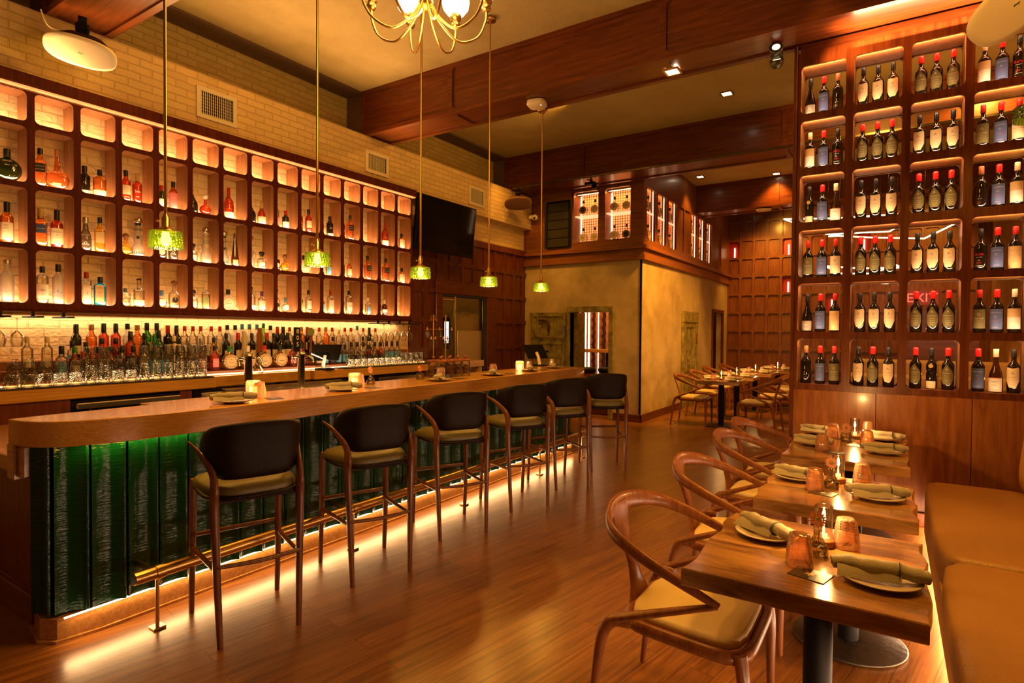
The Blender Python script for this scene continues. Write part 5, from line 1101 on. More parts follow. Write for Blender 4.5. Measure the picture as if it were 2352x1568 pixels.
def flower(t, z, col=(.95, .50, .36)):
    MB().tube(smooth([(0, 0, .02), (.004, .004, z*.6), (0, -.004, z)]), .0015, 5).build('stem', paint((.10, .18, .04)), t)
    mb = MB()
    for k in range(16):
        a = 2*pi*k/16; d = (cos(a), sin(a)); w = (-sin(a)*.0045, cos(a)*.0045)
        mb.add([(d[0]*.006, -.006, z+d[1]*.006), (d[0]*.02+w[0], -.009, z+d[1]*.02+w[1]), (d[0]*.033, -.004, z+d[1]*.033), (d[0]*.02-w[0], -.009, z+d[1]*.02-w[1])], [(0, 1, 2, 3)])
    mb.build('petals', paint(col, .5), t); MB().lathe([(0, .008), (.004, .006), (.005, .001)], 10).build('flower_centre', paint((.35, .28, .05)), t)
    c = [o for o in t.children if o.name.startswith('flower_centre')][-1]; c.location = (0, -.006, z); c.rotation_euler = (pi/2, 0, 0)
pP, pN, pT, pC, pK = Proto(plate), Proto(napkin), Proto(tumbler), Proto(card), Proto(candle)
pV1 = Proto(lambda: (lambda v: (flower(v, .125), v)[1])(vase())); pV2 = Proto(lambda: (lambda v: (flower(v, .10), v)[1])(vase(True)))
GP, GN, GT, GC, GK, GV = 'plates', 'rolled napkins', 'upturned pink tumblers', 'coaster cards', 'glass chimney candles', 'bud vases'
def setting(x, y, z, where, rot, tx, ty, cx, cy, nx=0, ny=0):
    pP((x, y, z), 0, 'stoneware plate under a napkin, '+where, GP)
    pN((x+nx, y+ny, z+.006), rot, 'rolled grey-green napkin on plate, '+where, GN)
    if tx is not None: pT((tx, ty, z+(.0025 if cx is not None and abs(cx-tx) < .06 and abs(cy-ty) < .05 else 0)), .3, 'upturned pink textured tumbler, '+where, GT)
    if cx is not None: pC((cx, cy, z), radians(-14), 'dark coaster card with gold emblem, '+where, GC)
Z = .7505
w = 'chair side of nearest table'; setting(-.385, 2.37, Z, w, radians(-38), -.245, 2.13, -.205, 2.06)
w = 'banquette side of nearest table'; setting(-.02, 2.13, Z, w, radians(4), -.125, 2.40, -.185, 2.44)
w = 'chair side of middle table'; setting(-.40, 3.39, Z, w, radians(-22), -.305, 3.20, -.265, 3.15)
w = 'banquette side of middle table'; setting(-.045, 3.20, Z, w, radians(18), -.115, 3.46, -.20, 3.50)
w = 'near chair place of long table'; setting(-.44, 4.50, Z, w, radians(-15), -.37, 4.30, -.30, 4.26)
w = 'near banquette place of long table'; setting(-.03, 4.44, Z, w, radians(8), -.13, 4.66, -.19, 4.62)
w = 'far chair place of long table'; setting(-.46, 5.02, Z, w, radians(-10), -.35, 4.86, -.27, 4.84)
w = 'far banquette place of long table'; setting(-.03, 4.98, Z, w, radians(-10), -.14, 5.14, -.20, 5.10)
for x, y, wh in ((-.225, 2.31, 'nearest table'), (-.25, 3.36, 'middle table'), (-.245, 4.86, 'long table')):
    pK((x+.03, y+.06, Z), 0, 'lit candle in clear glass chimney on the '+wh, GK); point('candle_light', (x+.03, y+.06, Z+.165), 6.5, .012, (1, .5, .15))
for i, (x, y, wh) in enumerate(((-.205, 2.265, 'nearest table'), (-.24, 3.29, 'middle table'), (-.26, 4.76, 'long table'))):
    (pV2 if i == 2 else pV1)((x, y, Z), 0, 'glass bud vase with pink daisy on the '+wh, GV)
# the back dining area
for i, (tx, ty, wh) in enumerate(((-2.30, 9.73, 'front back-area table'), (-2.28, 10.75, 'second back-area table'), (-2.2, 12.0, 'third back-area table'), (-2.0, 13.3, 'farthest back-area table'))):
    setting(tx-.18, ty+.1, Z, 'chair side of '+wh, .3, tx-.10, ty-.12, None, None)
    setting(tx+.20, ty-.08, Z, 'right side of '+wh, -.2, tx+.10, ty+.12, None, None)
    pK((tx, ty, Z), 0, 'lit candle in clear glass chimney on the '+wh, GK); point('candle_light', (tx, ty, Z+.18), 3.5, .012, (1, .5, .15))
# on the bar
def votive():
    t = empty('ribbed_glass_votive'); t['category'] = 'candle'
    MB().lathe([(0, .030), (.004, .040)]+[(.012+.0022*k, .0455) for k in range(43)]+[(.110, .041), (.113, .038)], 112, closed=False, fn=lambda a, z: 1+.10*max(0, cos(a*14))*max(0, cos(z*2*pi/.0125))).build('glass_body', M_AMBERV, t)
    MB().lathe([(.006, .024), (.07, .024), (.072, .001)], 16).build('lit_candle', plain('glowing_wax', (1, .8, .5), .5, emit=4.5, ecol=(1, .68, .34)), t)
    return t
pVo = Proto(votive); GB = 'votive candles on the bar'; ZB = 1.0705
for x, y, l in ((-3.50, 2.26, 'nearest ribbed glass votive glowing on the bar'), (-3.50, 3.12, 'second ribbed glass votive glowing on the bar'), (-3.50, 5.52, 'farthest ribbed glass votive glowing on the bar')):
    pVo((x, y, ZB), 0, l, GB); point('votive_light', (x, y, ZB+.135), 1.6, .02, (1, .55, .2))
BP = [(-3.36, 2.04), (-3.38, 2.91), (-3.38, 3.99), (-3.36, 4.80), (-3.40, 5.58), (-3.44, 6.20)]
for i, (x, y) in enumerate(BP):
    w = '%s place on the bar' % ['nearest', 'second', 'third', 'fourth', 'fifth', 'farthest'][i]
    setting(x, y, ZB, w, radians(62 if i < 2 else 118), x-.10, y+(.235 if i < 2 else .14), x+.01, y+.27)
t = vase(); flower(t, .12, (.6, .22, .12)); t.location = (-3.60, 3.38, ZB); tag(t, 'small glass bud vase with flower beside the second votive on the bar', 'vase', GV)
t = vase(True); flower(t, .10, (.7, .2, .1)); t.location = (-3.60, 3.98, ZB); tag(t, 'small bud vase at the left of the jars on the bar', 'vase', GV)
def jar():
    t = empty('garnish_jar'); t['category'] = 'jar'
    MB().lathe([(0, .044), (.004, .050), (.125, .050), (.14, .044), (.15, .044)], 24, closed=False).build('glass_body', M_CLEAR, t)
    R = random.Random(3); mb = MB()
    for k in range(26):
        a = R.uniform(0, 6.28); r = R.uniform(0, .030); z = R.uniform(.012, .10); mb.lathe([(0, .002), (.006, .013), (.016, .010), (.020, .002)], 7, (r*cos(a), r*sin(a), z))
    mb.build('dried_fruit', paint((.22, .07, .02), .6), t)
    MB().lathe([(.148, .050), (.152, .053), (.164, .053), (.168, .050), (.168, .001)], 24).build('lid', M_CH, t)
    MB().lathe([(.168, .008), (.176, .007), (.182, .013), (.192, .015), (.202, .010), (.205, .001)], 14).build('lid_knob', M_CH, t)
    return t
pJ = Proto(jar)
for i in range(8):
    x = -3.56-.115*(i % 2); y = 4.22+.125*(i//2)*1.02+.03*(i % 2)
    pJ((x, y, ZB), i, 'wooden-lidded glass garnish jar, %s jar of the %s row on the bar' % (['nearest', 'second', 'third', 'farthest'][i//2], ['front', 'back'][i % 2]), 'garnish jars')
# ---------------------------------------------------------------- glassware on the back counter
def rocks():
    t = empty('cut_glass_tumbler'); t['category'] = 'drinking glass'
    MB().lathe([(0, .041), (.004, .0425), (.045, .040), (.083, .036), (.086, .033)], 28, fn=lambda a, z: 1+.025*sin(a*12+z*160)*sin(a*12-z*160)).build('glass_body', M_CRYST, t); return t
def highb():
    t = empty('tall_glass'); t['category'] = 'drinking glass'
    MB().lathe([(0, .034), (.004, .036), (.06, .037), (.13, .034), (.135, .031)], 24, fn=lambda a, z: 1+.02*cos(a*14)).build('glass_body', M_CRYST, t); return t
pR, pH = Proto(rocks), Proto(highb)
R = random.Random(5)
side = {0: 'left', 1: 'right'}
n = 0
for (y0, cnt, sd, nm) in ((1.44, 15, 0, 'left'), (4.42, 13, 1, 'right')):
    for r in range(2):
        for k in range(cnt):
            y = y0+k*.094+r*.045; x = -5.015-r*.088
            if sd == 1 and abs(y-4.02) < .2: continue
            kind_ = pH if (k > 8 or (sd == 0 and k in (5, 6) and r == 0)) else pR
            d = 'tall ribbed glass' if kind_ is pH else 'upturned cut-glass tumbler'
            kind_((x+R.uniform(-.004, .004), y, 1.1035), R.uniform(0, 1), '%s, %s from left in %s row of %s glass group' % (d, ON[k], ['front', 'back'][r], nm), 'glasses on the back counter')
            if kind_ is pH and sd == 0:
                pH((x, y, 1.1035+.137), R.uniform(0, 1), 'tall ribbed glass stacked on %s glass, %s row of left glass group' % (ON[k], ['front', 'back'][r]), 'glasses on the back counter')
            if r == 1 and kind_ is pR and (sd == 0 or k % 2 == 0):
                pR((x, y, 1.1035+.0875), R.uniform(0, 1), 'cut-glass tumbler stacked on %s glass, back row of %s glass group' % (ON[k], nm), 'glasses on the back counter')
def wineglass(up=False):
    t = empty('stemmed_wine_glass'); t['category'] = 'drinking glass'
    MB().lathe([(0, .034), (-.003, .033), (-.006, .006), (-.05, .0035), (-.09, .004), (-.10, .012), (-.125, .036), (-.16, .041), (-.19, .036), (-.21, .031)], 24, closed=False).build('glass_body', M_CLEAR, t); return t
pW = Proto(wineglass)
gr = empty('stemware_rack', (0, 0, 0), 0, 'dark hanging stemware rack under the right end of the shelving', 'glass rack')
for k in range(4): MB().box(-5.5, -5.2, 5.12+k*.19, 5.12+k*.19+.04, 1.592, 1.604).box(-5.36, -5.34, 5.13+k*.19, 5.15+k*.19, 1.604, 1.64).build('rail', M_BLACK, gr)
gl = tree_copy(gr, (0, -3.85, 0), 0, 'dark hanging stemware rack under the left end of the shelving')
for k, y in enumerate((5.22, 5.34, 5.45, 5.57, 5.68)): pW((-5.33, y, 1.592), 0, '%s stemmed glass from the left, hanging under the right end of the shelving' % ON[k], 'hanging stemmed glasses')
for k, y in enumerate((1.47, 1.57)): pW((-5.33, y, 1.592), 0, '%s stemmed glass hanging under the left end of the shelving' % ['left', 'right'][k], 'hanging stemmed glasses')
def balloon():
    t = empty('balloon_glass'); t['category'] = 'drinking glass'
    MB().lathe([(0, .030), (.01, .040), (.05, .046), (.09, .030), (.10, .006), (.15, .004), (.158, .030), (.16, .032)], 24, closed=False).build('glass_body', M_CLEAR, t); return t
pB = Proto(balloon)
for k, (y, z) in enumerate(((1.52, 1.191), (1.62, 1.191))): pB((-5.19, y+.0, 1.135), 0, '%s upturned balloon glass behind the left tumblers' % ['left', 'right'][k], 'balloon glasses')
dc = empty('glass_decanter', (-5.085, 3.33, 1.096), 0, 'wide-based clear glass decanter between the two beer taps', 'decanter')
MB().lathe([(0, .045), (.004, .052), (.03, .050), (.06, .032), (.10, .014), (.16, .013), (.20, .020)], 28, closed=False).build('glass_body', M_CLEAR, dc)

# absinthe fountains
def fountain():
    t = empty('absinthe_fountain'); t['category'] = 'drink dispenser'
    MB().lathe([(0, .07), (.008, .072), (.014, .05), (.02, .012)], 24).tube([(0, 0, .01), (0, 0, .55)], .007, 10).build('stand', M_BRASS, t)
    mb = MB()
    for s in (-1, 1):
        for (cx, cz, rx, rz, rot) in ((.040, .575, .040, .017, .5), (.036, .60, .030, .012, -.6)):
            V = []; n = 14
            for k in range(n):
                a = 2*pi*k/n; u = rx*cos(a); v = rz*sin(a); V.append((0, s*(cx+u*cos(rot)-v*sin(rot)*-1), cz-u*sin(rot)+v*cos(rot)))
            mb.add([(x-.002, y, z) for x, y, z in V]+[(x+.002, y, z) for x, y, z in V], [list(range(n))[::-1], list(range(n, 2*n))]+[(k, (k+1) % n, n+(k+1) % n, n+k) for k in range(n)])
    mb.lathe([(.55, .006), (.60, .009), (.625, .011), (.635, .002)], 10); mb.build('dragonfly_finial', M_BRASS, t)
    for a in range(4):
        w = a*pi/2+.4; c, s_ = cos(w)*.085, sin(w)*.085; dz = -.12*(a % 2)
        MB().tube([(0, 0, .44+dz), (c, s_, .44+dz)], .003, 6).build('arm', M_BRASS, t)
        o = MB().lathe([(0, .018), (.004, .024), (.07, .024), (.085, .010), (.10, .009)], 14, (c, s_, .33+dz)).build('hanging_vessel', M_CRYST, t)
        MB().lathe([(.098, .012), (.112, .014), (.122, .004), (.13, .008), (.14, .001)], 10, (c, s_, .33+dz)).build('vessel_lid', M_BRASS, o)
    return t
pF = Proto(fountain)
pF((-5.05, 5.84, 1.095), 0, 'left brass dragonfly-topped drink dispenser on the counter end', 'dragonfly drink dispensers')
pF((-4.97, 5.99, 1.095), .6, 'right brass dragonfly-topped drink dispenser on the counter end', 'dragonfly drink dispensers')

# ---------------------------------------------------------------- pendants
def pendant(rod=2.5, label=None):
    t = empty('pendant_lamp'); t['category'] = 'pendant lamp'
    def sh(a, z): return 1+.010*sin(a*24+3*sin(z*150))
    MB().lathe([(0, .084), (.004, .086)]+[(.01+.006*k, .085-.0003*k) for k in range(14)]+[(.094, .076), (.096, .046)], 60, closed=False, fn=sh).build('lamp_shade', M_GRNSH, t)
    MB().lathe([(.088, .048), (.10, .046), (.112, .032), (.12, .020), (.168, .020), (.175, .014), (.19, .010)], 20).build('socket', M_BRASS, t)
    MB().tube([(0, 0, .14), (0, -.04, .145)], .003, 6).lathe([(-.006, .004), (0, .011), (.006, .004)], 8, (0, -.045, .145)).build('turn_key', M_BRASS, t)
    MB().lathe([(.015, .001), (.018, .012), (.03, .024), (.05, .026), (.07, .019), (.088, .016)], 18).build('bulb', M_BULB, t)
    MB().tube([(0, 0, .18), (0, 0, rod)], .0085, 10).build('rod', M_BRASS, t)
    MB().lathe([(rod-.035, .02), (rod-.03, .055), (rod-.002, .058), (rod, .001)], 24).build('canopy', M_BRASS, t)
    return t
PD = ['nearest', 'second', 'middle', 'fourth', 'farthest']
pfp = Proto(lambda: pendant(4.57-1.955))
for i, (x, y) in enumerate(((-3.33, 1.63), (-3.33, 2.63), (-3.33, 3.68), (-3.33, 4.67))):
    pfp((x, y, 1.955), 0, '%s green glass pendant lamp over the bar' % PD[i], 'green pendants over the bar'); point('pendant_light', (x, y, 1.96), 15, .025)
t = pendant(4.0-1.965); t.location = (-3.31, 5.655, 1.965); tag(t, 'farthest green glass pendant lamp, hanging from the beam', 'pendant lamp', 'green pendants over the bar'); point('pendant_light', (-3.31, 5.655, 1.97), 15, .025)
t = pendant(4.57-2.86); t.location = (.705, 4.85, 2.86); tag(t, 'green glass pendant lamp in front of the wine wall at the right', 'pendant lamp', 'green pendants over the tables')
for ch in list(t.children):
    if ch.name.startswith('bulb'): ch.data = ch.data.copy(); ch.data.materials[0] = M_WHITE
# chandelier
ch = empty('chandelier', (-2.32, 2.60, 3.42), 0, 'brass chandelier of curved arms with glowing white globes', 'chandelier')
MB().lathe([(-.02, .01), (0, .035), (.03, .045), (.06, .03), (.10, .012)], 20).tube([(0, 0, .05), (0, 0, 1.15)], .012, 12).lathe([(1.11, .02), (1.115, .07), (1.148, .075), (1.15, .001)], 24).build('stem', M_BRASS, ch)
for k in range(8):
    a = 2*pi*k/8+.20; c, s_ = cos(a), sin(a)
    MB().tube(smooth([(c*.03, s_*.03, .02), (c*.09, s_*.09, -.08), (c*.20, s_*.20, -.165), (c*.32, s_*.32, -.12), (c*.375, s_*.375, -.01), (c*.38, s_*.38, .06)], 7), .0075, 10).build('arm', M_BRASS, ch)
    MB().lathe([(.05, .006), (.055, .022), (.075, .030), (.095, .022), (.10, .018), (.105, .034), (.135, .038), (.14, .036)], 20, (c*.38, s_*.38, 0)).build('cup', M_BRASS, ch)
    MB().lathe([(.13, .03), (.145, .055), (.18, .082), (.22, .090), (.26, .082), (.295, .05), (.31, .001)], 22, (c*.38, s_*.38, 0)).build('globe', M_GLOBE, ch)
point('chandelier_light', (-2.32, 2.60, 3.22), 40, .2, (1, .46, .08)); point('chandelier_light', (-2.32, 2.60, 4.0), 20, .25, (1, .46, .08))

# ---------------------------------------------------------------- speakers, camera, vents, tv
def speaker(name, loc, tilt, label, mat_face, mat_body, s=1.0):
    t = empty(name, loc, 0, label, 'speaker'); t.rotation_euler = tilt; t.scale = (s, s, s)
    V = lambda u, v: None
    mb = MB()
    pr = [(-.20, .45), (-.17, .62), (-.02, .96), (0, 1.0)]
    mb.lathe(pr, 40, sx=.26, sy=.135, pw=2.6).build('cabinet', mat_body, t)
    MB().lathe([(-.002, 1.0), (.012, 1.0), (.020, .97), (.024, .8), (.026, .001)], 40, sx=.262, sy=.137, pw=2.6).build('grille', mat_face, t)
    V, F = text_geo('~', .06); MB().add([(x, y, .0275) for x, y in V], F).build('badge', M_BLACK, t)
    MB().box(-.05, .05, .13, .20, -.12, -.06, b=.01).box(-.03, .03, .18, .26, -.11, -.07).build('wall_bracket', M_BLACK, t)
    return t
def aim(o, d, upv=(0, 0, 1)):
    z = Vector(d).normalized(); y = (Vector(upv)-z*z.dot(Vector(upv))).normalized(); x = y.cross(z)
    M = Matrix((x, y, z)).transposed().to_4x4(); M.translation = o.location; s = o.scale.copy(); o.matrix_world = M @ Matrix.Diagonal((*s, 1))
s1 = speaker('wall_speaker', (-5.22, 1.94, 3.63), (0, 0, 0), 'large oval cream speaker tilted down at the top left corner', M_WHITE, M_BLACK, .88); aim(s1, (.55, -.35, -.76), (.72, -.27, .64))
MB().tube(smooth([(-.15, .05, -.15), (-.24, .08, -.12), (-.30, .16, -.2)]), .006, 6).build('cable', M_WHITE, s1)
s2 = speaker('wall_speaker', (-5.38, 8.40, 3.70), (0, 0, 0), 'brown tilted wall speaker high at the far left corner', plain('brown_grille', (.14, .06, .03), .6), plain('brown_cabinet', (.12, .045, .022), .6), .9); aim(s2, (.55, -.55, -.65), (.2, -.3, .9))
s3 = speaker('ceiling_speaker', (.47, 3.6, 3.08), (0, 0, 0), 'rounded cream speaker at the top right corner of the view', M_WHITE, M_WHITE, .85); aim(s3, (-.3, -.70, -.62), (-.65, -.2, .80))
def vent(name, y0, y1, z0, z1, label):
    t = empty(name, (-5.65, (y0+y1)/2, (z0+z1)/2), 0, label, 'air vent', 'air vents on the brick wall'); w, h = (y1-y0)/2, (z1-z0)/2
    MB().frame(lambda u, v, q: (.014-q, u, v), [(-w, -w+.04, w-.04, w)], [(-h, -h+.04, h-.04, h)], .004, .014).box(-.004, .0135, -w, -w+.002, -h, h).box(-.004, .0135, w-.002, w, -h, h).box(-.004, .0135, -w, w, h-.002, h).box(-.004, .0135, -w, w, -h, -h+.002).build('frame', M_WHITE, t)
    MB().box(-.003, .0, -w+.03, w-.03, -h+.03, h-.03).build('dark_duct', M_BLACK, t)
    mb = MB(); n = int((2*w-.08)/.020)
    for k in range(n): y = -w+.045+k*.020; mb.box(.003, .009, y, y+.006, -h+.04, h-.04)
    for k in range(int((2*h-.08)/.03)): z = -h+.05+k*.03; mb.box(.002, .004, -w+.04, w-.04, z, z+.003)
    mb.build('louvres', M_WHITE, t); return t
vent('air_vent', 3.05, 3.46, 3.57, 3.87, 'nearest and largest white air vent on the brick wall'); vent('air_vent', 5.20, 5.60, 3.54, 3.82, 'middle white air vent on the brick wall'); vent('air_vent', 7.36, 7.78, 3.53, 3.83, 'farthest air vent, above the television')
tv = empty('television', (-5.47, 6.60, 3.02), 0, 'large black wall television tilted down above the wood panelling', 'television'); tv.rotation_euler = (0, radians(6), 0)
MB().box(-.03, .02, -.66, .66, -.38, .38, b=.006).build('housing', M_BLACK, tv); MB().box(.0205, .0215, -.645, .645, -.362, .365).build('screen', M_BLACKG, tv)
MB().box(-.290, -.03, -.12, .12, -.2, .0).build('wall_bracket', M_BLACK, tv)
sc = empty('security_camera', (-5.50, 9.16, 3.60), 0, 'small white dome security camera at the brick corner', 'camera')
MB().lathe([(-.05, .03), (-.04, .05), (0, .055), (.03, .045), (.05, .02), (.055, .001)], 20).build('housing', plain('white_plastic', (.8, .75, .65), .3), sc); MB().lathe([(0, .022), (.012, .02), (.014, .001)], 14, (.0, 0, 0)).build('lens', M_BLACKG, sc)
for o in sc.children:
    if o.name.startswith('lens'): o.location = (.015, -.048, -.02); o.rotation_euler = (pi/2, 0, .3)
MB().box(-.12, 0, -.02, .02, -.02, .04).box(-.06, 0, 0, .14, -.02, .02).build('mount', M_WHITE, sc)
# beam fixtures
ap = empty('wireless_access_point', (-3.27, 5.47, 4.0), .2, 'flat rounded cream box fixed under the first beam', 'access point')
MB().lathe([(-.045, .02), (-.043, .09), (-.025, .105), (0, .10), (.011, .10)], 32, pw=3.2).build('housing', M_WHITE, ap); MB().lathe([(-.047, .006), (-.0455, .006)], 8, (.06, -.04, 0)).build('indicator', plain('blue_led', (.5, .6, 1), .4, emit=4, ecol=(.6, .7, 1)), ap)
def dl(label, x, y, z, r=.055):
    t = empty('recessed_downlight', (x, y, z), 0, label, 'downlight', 'square recessed downlights')
    MB().box(-r-.02, r+.02, -r-.02, -r, -.012, 0).box(-r-.02, r+.02, r, r+.02, -.012, 0).box(-r-.02, -r, -r, r, -.012, 0).box(r, r+.02, -r, r, -.012, 0).build('trim_ring', M_BRASS, t)
    MB().box(-r, r, -r, r, -.004, -.001).build('lens', M_DOWN, t)
dl('square downlight under the first beam', -1.785, 5.49, 4.0); dl('square downlight in the ceiling between the first and second beams', -1.81, 7.74, 4.57)
dl('small square downlight near the lit cabinets behind the second beam', -3.19, 11.58, 4.57); dl('square downlight near the third beam above the panelled wall', -1.90, 12.12, 4.57); dl('farthest tiny downlight before the back wall', -3.06, 14.2, 4.57)
vs_ = empty('ceiling_disc_vent', (-2.2, 12.6, 4.0), 0, 'pale round disc under the third beam', 'smoke detector'); MB().lathe([(-.03, .06), (-.02, .14), (0, .15)], 28).build('housing', M_WHITE, vs_)
sp = empty('twin_spotlight', (-.87, 5.50, 4.0), 0, 'twin-headed black spotlight under the beam by the wine wall', 'spotlight')
MB().box(-.045, .045, -.05, .05, -.12, .012, b=.02).build('body', plain('olive_black_metal', (.06, .055, .03), .3, .4), sp)
for k, (z, dy) in enumerate(((-.045, -.055), (-.145, -.02))):
    o = MB().lathe([(-.05, .03), (-.02, .052), (.02, .056), (.022, .048)], 22).build('lamp_head', plain('olive_black_metal_b', (.07, .06, .035), .3, .4), sp, (0, dy, z)); o.rotation_euler = (radians(70 if k == 0 else 30), 0, radians(8))
    q = MB().lathe([(.018, .047), (.023, .03), (.024, .001)], 20).build('lens', plain('spot_lens', (.9, .8, .5), .3, emit=1.2, ecol=(1, .8, .5)), o)
rs = empty('red_sensor', (-4.14, 8.66, 3.93), 0, 'small black projector with a red dot hanging below the second beam', 'sensor'); MB().box(-.10, .08, -.05, .05, -.02, .02, b=.01).lathe([(-.09, .001), (-.085, .035), (-.05, .05), (-.02, .035)], 16, (.06, 0, 0)).box(-.015, .015, -.015, .015, .02, .075).build('housing', M_BLACK, rs); MB().lathe([(-.094, .005), (-.09, .006)], 8, (.06, -.03, .03)).build('red_dot', plain('red_dot', (1, .05, .05), .4, emit=8, ecol=(1, .05, .05)), rs)
# louvred vent on the box, black
lv = empty('louvred_grille', (-5.06, 9.262, 3.44), 0, 'black louvred grille panel left of the lit cabinets', 'grille')
MB().box(-.24, .24, -.03, .0, -.42, .42, b=.006).build('frame', M_BLACK, lv)
mb = MB()
for k in range(5): mb.box(-.21, .21, -.036, -.03, -.40+k*.16, -.40+k*.16+.145, b=.004)
mb.build('louvre_blades', plain('dark_louvre', (.03, .026, .018), .3), lv)
# flasks in the lit cabinets
kx('cabf', 'round ornate flask', lambda: (lambda t: (seal_disc(t, .10, .070, -.036, 'white', (.62, .36, .16)), seal_disc(t, .10, .030, -.0375, 'tan', (.2, .05, .02)), t)[2])(make_bottle(h=.27, rb=.095, rn=.016, style='flask', sy=.36, tint='clear', cap='black', capz=.225)))
kx('cabd', 'round ornate flask with dark ring', lambda: (lambda t: (seal_disc(t, .10, .070, -.036, 'black', (.7, .5, .3)), t)[1])(make_bottle(h=.27, rb=.095, rn=.016, style='flask', sy=.36, tint='clear', cap='black', capz=.225)))
n = 0
for ci, (front_, u0, u1) in enumerate(((1, -4.765, -4.29), (1, -4.165, -3.70), (0, 9.42, 9.87), (0, 9.96, 10.45), (0, 10.55, 11.05), (0, 12.0, 12.45), (0, 12.55, 13.03), (0, 13.17, 13.62))):
    for zi, z in enumerate((3.086, 3.576)):
        for q in range(2 if front_ else 1):
            code = 'cabd' if (ci, zi, q) in ((0, 1, 0), (1, 0, 1)) else 'cabf'
            pf, desc = SK[code]; u = u0+(u1-u0)*((.26, .74)[q] if front_ else .5)
            loc = (u, BY+.11, z) if front_ else (BX-.034, u, z)
            pf(loc, 0 if front_ else pi/2, '%s, %s%s shelf of %s lit cabinet' % (desc, ('left on ' if q == 0 else 'right on ') if front_ else 'on ', ['lower', 'upper'][zi], ON[ci]), 'flasks in the lit cabinets')
# ---------------------------------------------------------------- banquette
bq = empty('banquette', (0, 0, 0), 0, 'golden tan leather banquette along the right side of the tables', 'banquette')
def cushion(name, x0, x1, y0, y1, z0, z1, mat, r=.05, par=bq):
    def fn(u, v):
        a = 2*pi*u; ca, sa = cos(a), sin(a); q = (abs(ca)**9+abs(sa)**9)**(-1/9); k = int(round(v*8))
        s_, z = [(0, z0), (.97, z0), (1, z0+.02), (1, z0+(z1-z0)*.5), (1, z1-r*.7), (.985, z1-r*.35), (.955, z1-r*.1), (.85, z1), (0, z1+.008)][k]
        hx, hy = (x1-x0)/2, (y1-y0)/2; m = min(hx, hy); dx = hx-(1-s_)*m if s_ else 0; dy = hy-(1-s_)*m if s_ else 0
        return ((x0+x1)/2+dx*ca*q, (y0+y1)/2+dy*sa*q, z)
    return fix(MB().grid(fn, 48, 8).build(name, mat, par))
cushion('seat_cushion', .195, .80, .9, 3.375, .31, .475, M_TAN); cushion('seat_cushion', .205, .80, 3.385, 5.10, .31, .475, M_TAN)
MB().box(.215, .80, .9, 5.08, .10, .31, b=.01).build('seat_base', M_TAN, bq); MB().box(.30, .80, .9, 5.06, 0, .10).build('plinth', M_WY, bq)
MB().box(.282, .290, .9, 5.0, .02, .032).build('floor_light_strip', M_LED, bq)
def back(u, v):
    a = 2*pi*u; ca, sa = cos(a), sin(a); q = (abs(ca)**4+abs(sa)**4)**-.25
    return (.83+.085*ca*q*(1-abs(2*v-1)**14), 0, .84+.42*sa*q)
mb = MB()
def backf(u, v):
    y = .9+4.28*v; e = max(0, 1-(5.18-y)/.10); s = sqrt(max(0, 1-e*e)) if e > 0 else 1
    a = 2*pi*u; ca, sa = cos(a), sin(a); q = (abs(ca)**4+abs(sa)**4)**-.25
    return (.86+.105*ca*q*s+.05*sa*q, y, .82+.42*sa*q*s)
def backf(u, v):
    k = v; y = .9+4.2*min(k/.8, 1); e = max(0, (k-.8)/.2); s = sqrt(max(0, 1-e*e)); y += .08*sin(e*pi/2)
    a = 2*pi*u; ca, sa = cos(a), sin(a); q = (abs(ca)**4+abs(sa)**4)**-.25
    return (.86+(.105*ca*q+.05*sa*q)*(.25+.75*s), y, .86+.40*sa*q*(.6+.4*s))
mb.grid(backf, 32, 40); mb.build('back_cushion', M_TANB, bq)
MB().box(.90, 1.05, .9, 5.15, 0, 1.2, b=.01).build('back_frame', M_WY, bq)
# booth and fittings seen through the wine wall
bo = empty('far_booth', (0, 0, 0), 0, 'tan leather booth seen through the lowest wine cubbies', 'booth')
cushion('seat_cushion', -.5, 1.5, 8.6, 9.2, .30, .48, M_TAN, par=bo); MB().box(-.5, 1.5, 8.62, 9.35, 0, .31, b=.01).build('seat_base', M_TAN, bo)
MB().box(-.5, .48, 9.2, 9.36, .40, .98, b=.04).box(.50, 1.48, 9.2, 9.36, .40, .98, b=.04).build('back_cushion', M_TANB, bo); MB().box(-.42, .46, 9.37, 9.5, .6, 1.17, b=.04).box(.48, 1.48, 9.37, 9.5, .6, 1.17, b=.04).build('headrest', M_TANB, bo)
pw = empty('dark_booth_screen', (0, 0, 0), 0, 'dark brown screen panel standing behind the far booth', 'screen'); MB().box(.16, .95, 9.6, 9.66, 0, 1.85).build('panel', M_WX, pw)
lg = empty('side_ledge', (0, 0, 0), 0, 'rough lit ledge running along the slatted right wall', 'ledge'); MB().box(1.60, XR-.055, 6.2, 15.0, .60, .95, b=.01).build('ledge_front', wood('ledge_wood', (.35, .18, .06), (.6, .36, .14), 'y', rough=.5), lg); area('ledge_light', (1.60, 9.8, .62), 6.5, 16, ((-.6, 0, .8), AY)); area('slat_light', (1.66, 9.8, .97), 6.5, 16, ((-.2, 0, 1), AY))
post = empty('rough_timber_post', (1.30, 8.2, 0), 0, 'pale rough-hewn timber post behind the last wine column', 'post'); MB().box(-.10, .10, -.12, .12, 0, 4.57, b=.02).build('shaft', M_PLAS, post)
ex = empty('exit_sign', (.33, 9.58, 2.05), 0, 'red lit exit sign on the dark screen seen through the wine wall', 'sign'); MB().box(-.19, .19, -.02, .02, 0, .20, b=.006).build('housing', plain('exit_housing', (.25, .02, .015), .4), ex)
V, F = text_geo('EXIT', .17); MB().add([(x, -.0215, z+.10) for x, z in V], F).build('lettering', M_EXIT, ex); MB().box(-.01, .01, -.01, .01, -.22, 0).build('bracket', M_BLACK, ex)
ex.location.z = 1.90
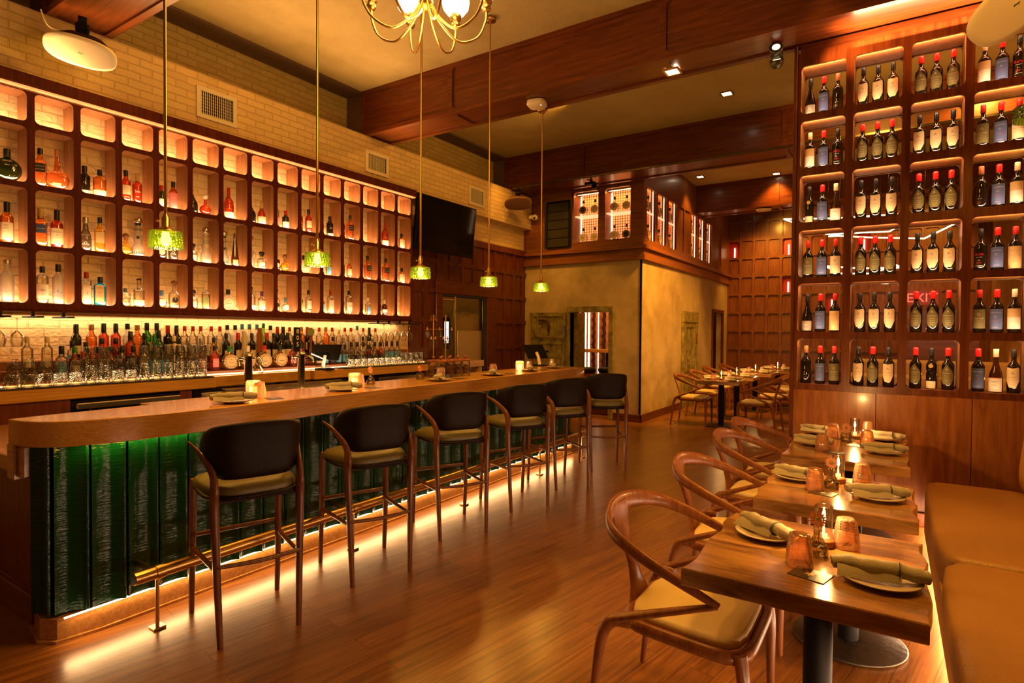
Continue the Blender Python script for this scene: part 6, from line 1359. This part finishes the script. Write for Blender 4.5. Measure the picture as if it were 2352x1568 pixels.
hx = empty('angular_light_sculpture', (0, 0, 0), 0, 'large angular zigzag chandelier of thin glowing tubes seen through the wine wall', 'chandelier')
for (cx, cy, z, rr, tl_, ph, nm) in ((-.35, 9.0, 3.0, .95, .10, .2, 'a'), (-.10, 9.1, 2.85, .80, -.06, .7, 'b'), (-.30, 8.9, 2.36, .50, .05, .4, 'c'), (-.26, 9.0, 2.22, .42, -.03, .9, 'd')):
    P = [(cx+rr*cos(ph+k*pi/3)*(1 if k % 2 else .72), cy+rr*.8*sin(ph+k*pi/3), z+tl_*cos(k*2.1)) for k in range(6)]
    mb = MB()
    for k in range(6): mb.tube([P[k], P[(k+1) % 6]], .010, 6)
    mb.build('light_tube', M_LED, hx)
    for k in (0, 2, 4): MB().tube([P[k], (P[k][0], P[k][1], 4.57)], .0015, 4).build('suspension_wire', M_STEEL, hx)
# candle niches in the back panelling
for i, (c, r) in enumerate(niches):
    u0 = -3.475+c*.31; z0 = .25+r*.449; t = empty('candle_niche', (u0+.131, 15.30, z0), 0, 'red-lined niche with a glowing stick candle, %s' % ['column one upper left', 'fifth column of the panelling', 'fifth column lower', 'seen through the wine wall lower', 'seen through the wine wall right'][i], 'niche', 'candle niches')
    MB().box(-.135, .135, .09, .10, -.005, .40).box(-.14, -.133, .0, .10, 0, .40).box(.133, .14, 0, .10, 0, .40).box(-.135, .135, 0, .10, -.007, 0).box(-.135, .135, 0, .10, .395, .40).build('red_lining', M_RED, t)
    MB().lathe([(0, .02), (.02, .016), (.24, .016), (.26, .001)], 12, (0, .05, 0)).build('light_stick', M_LED, t)
# stools visible in the doorway
def lows():
    t = empty('round_barrel_stool'); t['category'] = 'stool'
    MB().lathe([(0, .15), (.02, .17), (.30, .19), (.42, .18), (.46, .16)], 24).build('barrel_base', M_RED, t); MB().lathe([(.46, .18), (.48, .20), (.53, .20), (.56, .17), (.565, .001)], 28).build('seat', M_BLACK, t); return t
pl = Proto(lows); pl((-4.86, 9.98, .28), 0, 'left round black-topped stool inside the doorway', 'stools in the doorway'); pl((-4.52, 10.30, .28), 0, 'right round black-topped stool inside the doorway', 'stools in the doorway')
pf_ = empty('inner_platform', (0, 0, 0), 0, 'low wooden platform inside the doorway under the stools', 'platform'); MB().box(-5.6, -3.9, 9.72, 10.7, .006, .28, b=.01).build('deck', M_WY, pf_)
il = empty('inner_ledge_table', (0, 0, 0), 0, 'pale wooden ledge table on a black post seen through the doorway', 'table'); MB().box(-5.25, -3.9, 10.56, 10.76, 1.10, 1.17, b=.006).build('tabletop', M_OAKX, il); MB().box(-4.72, -4.64, 10.62, 10.68, .28, 1.10).build('post', M_BLACK, il)
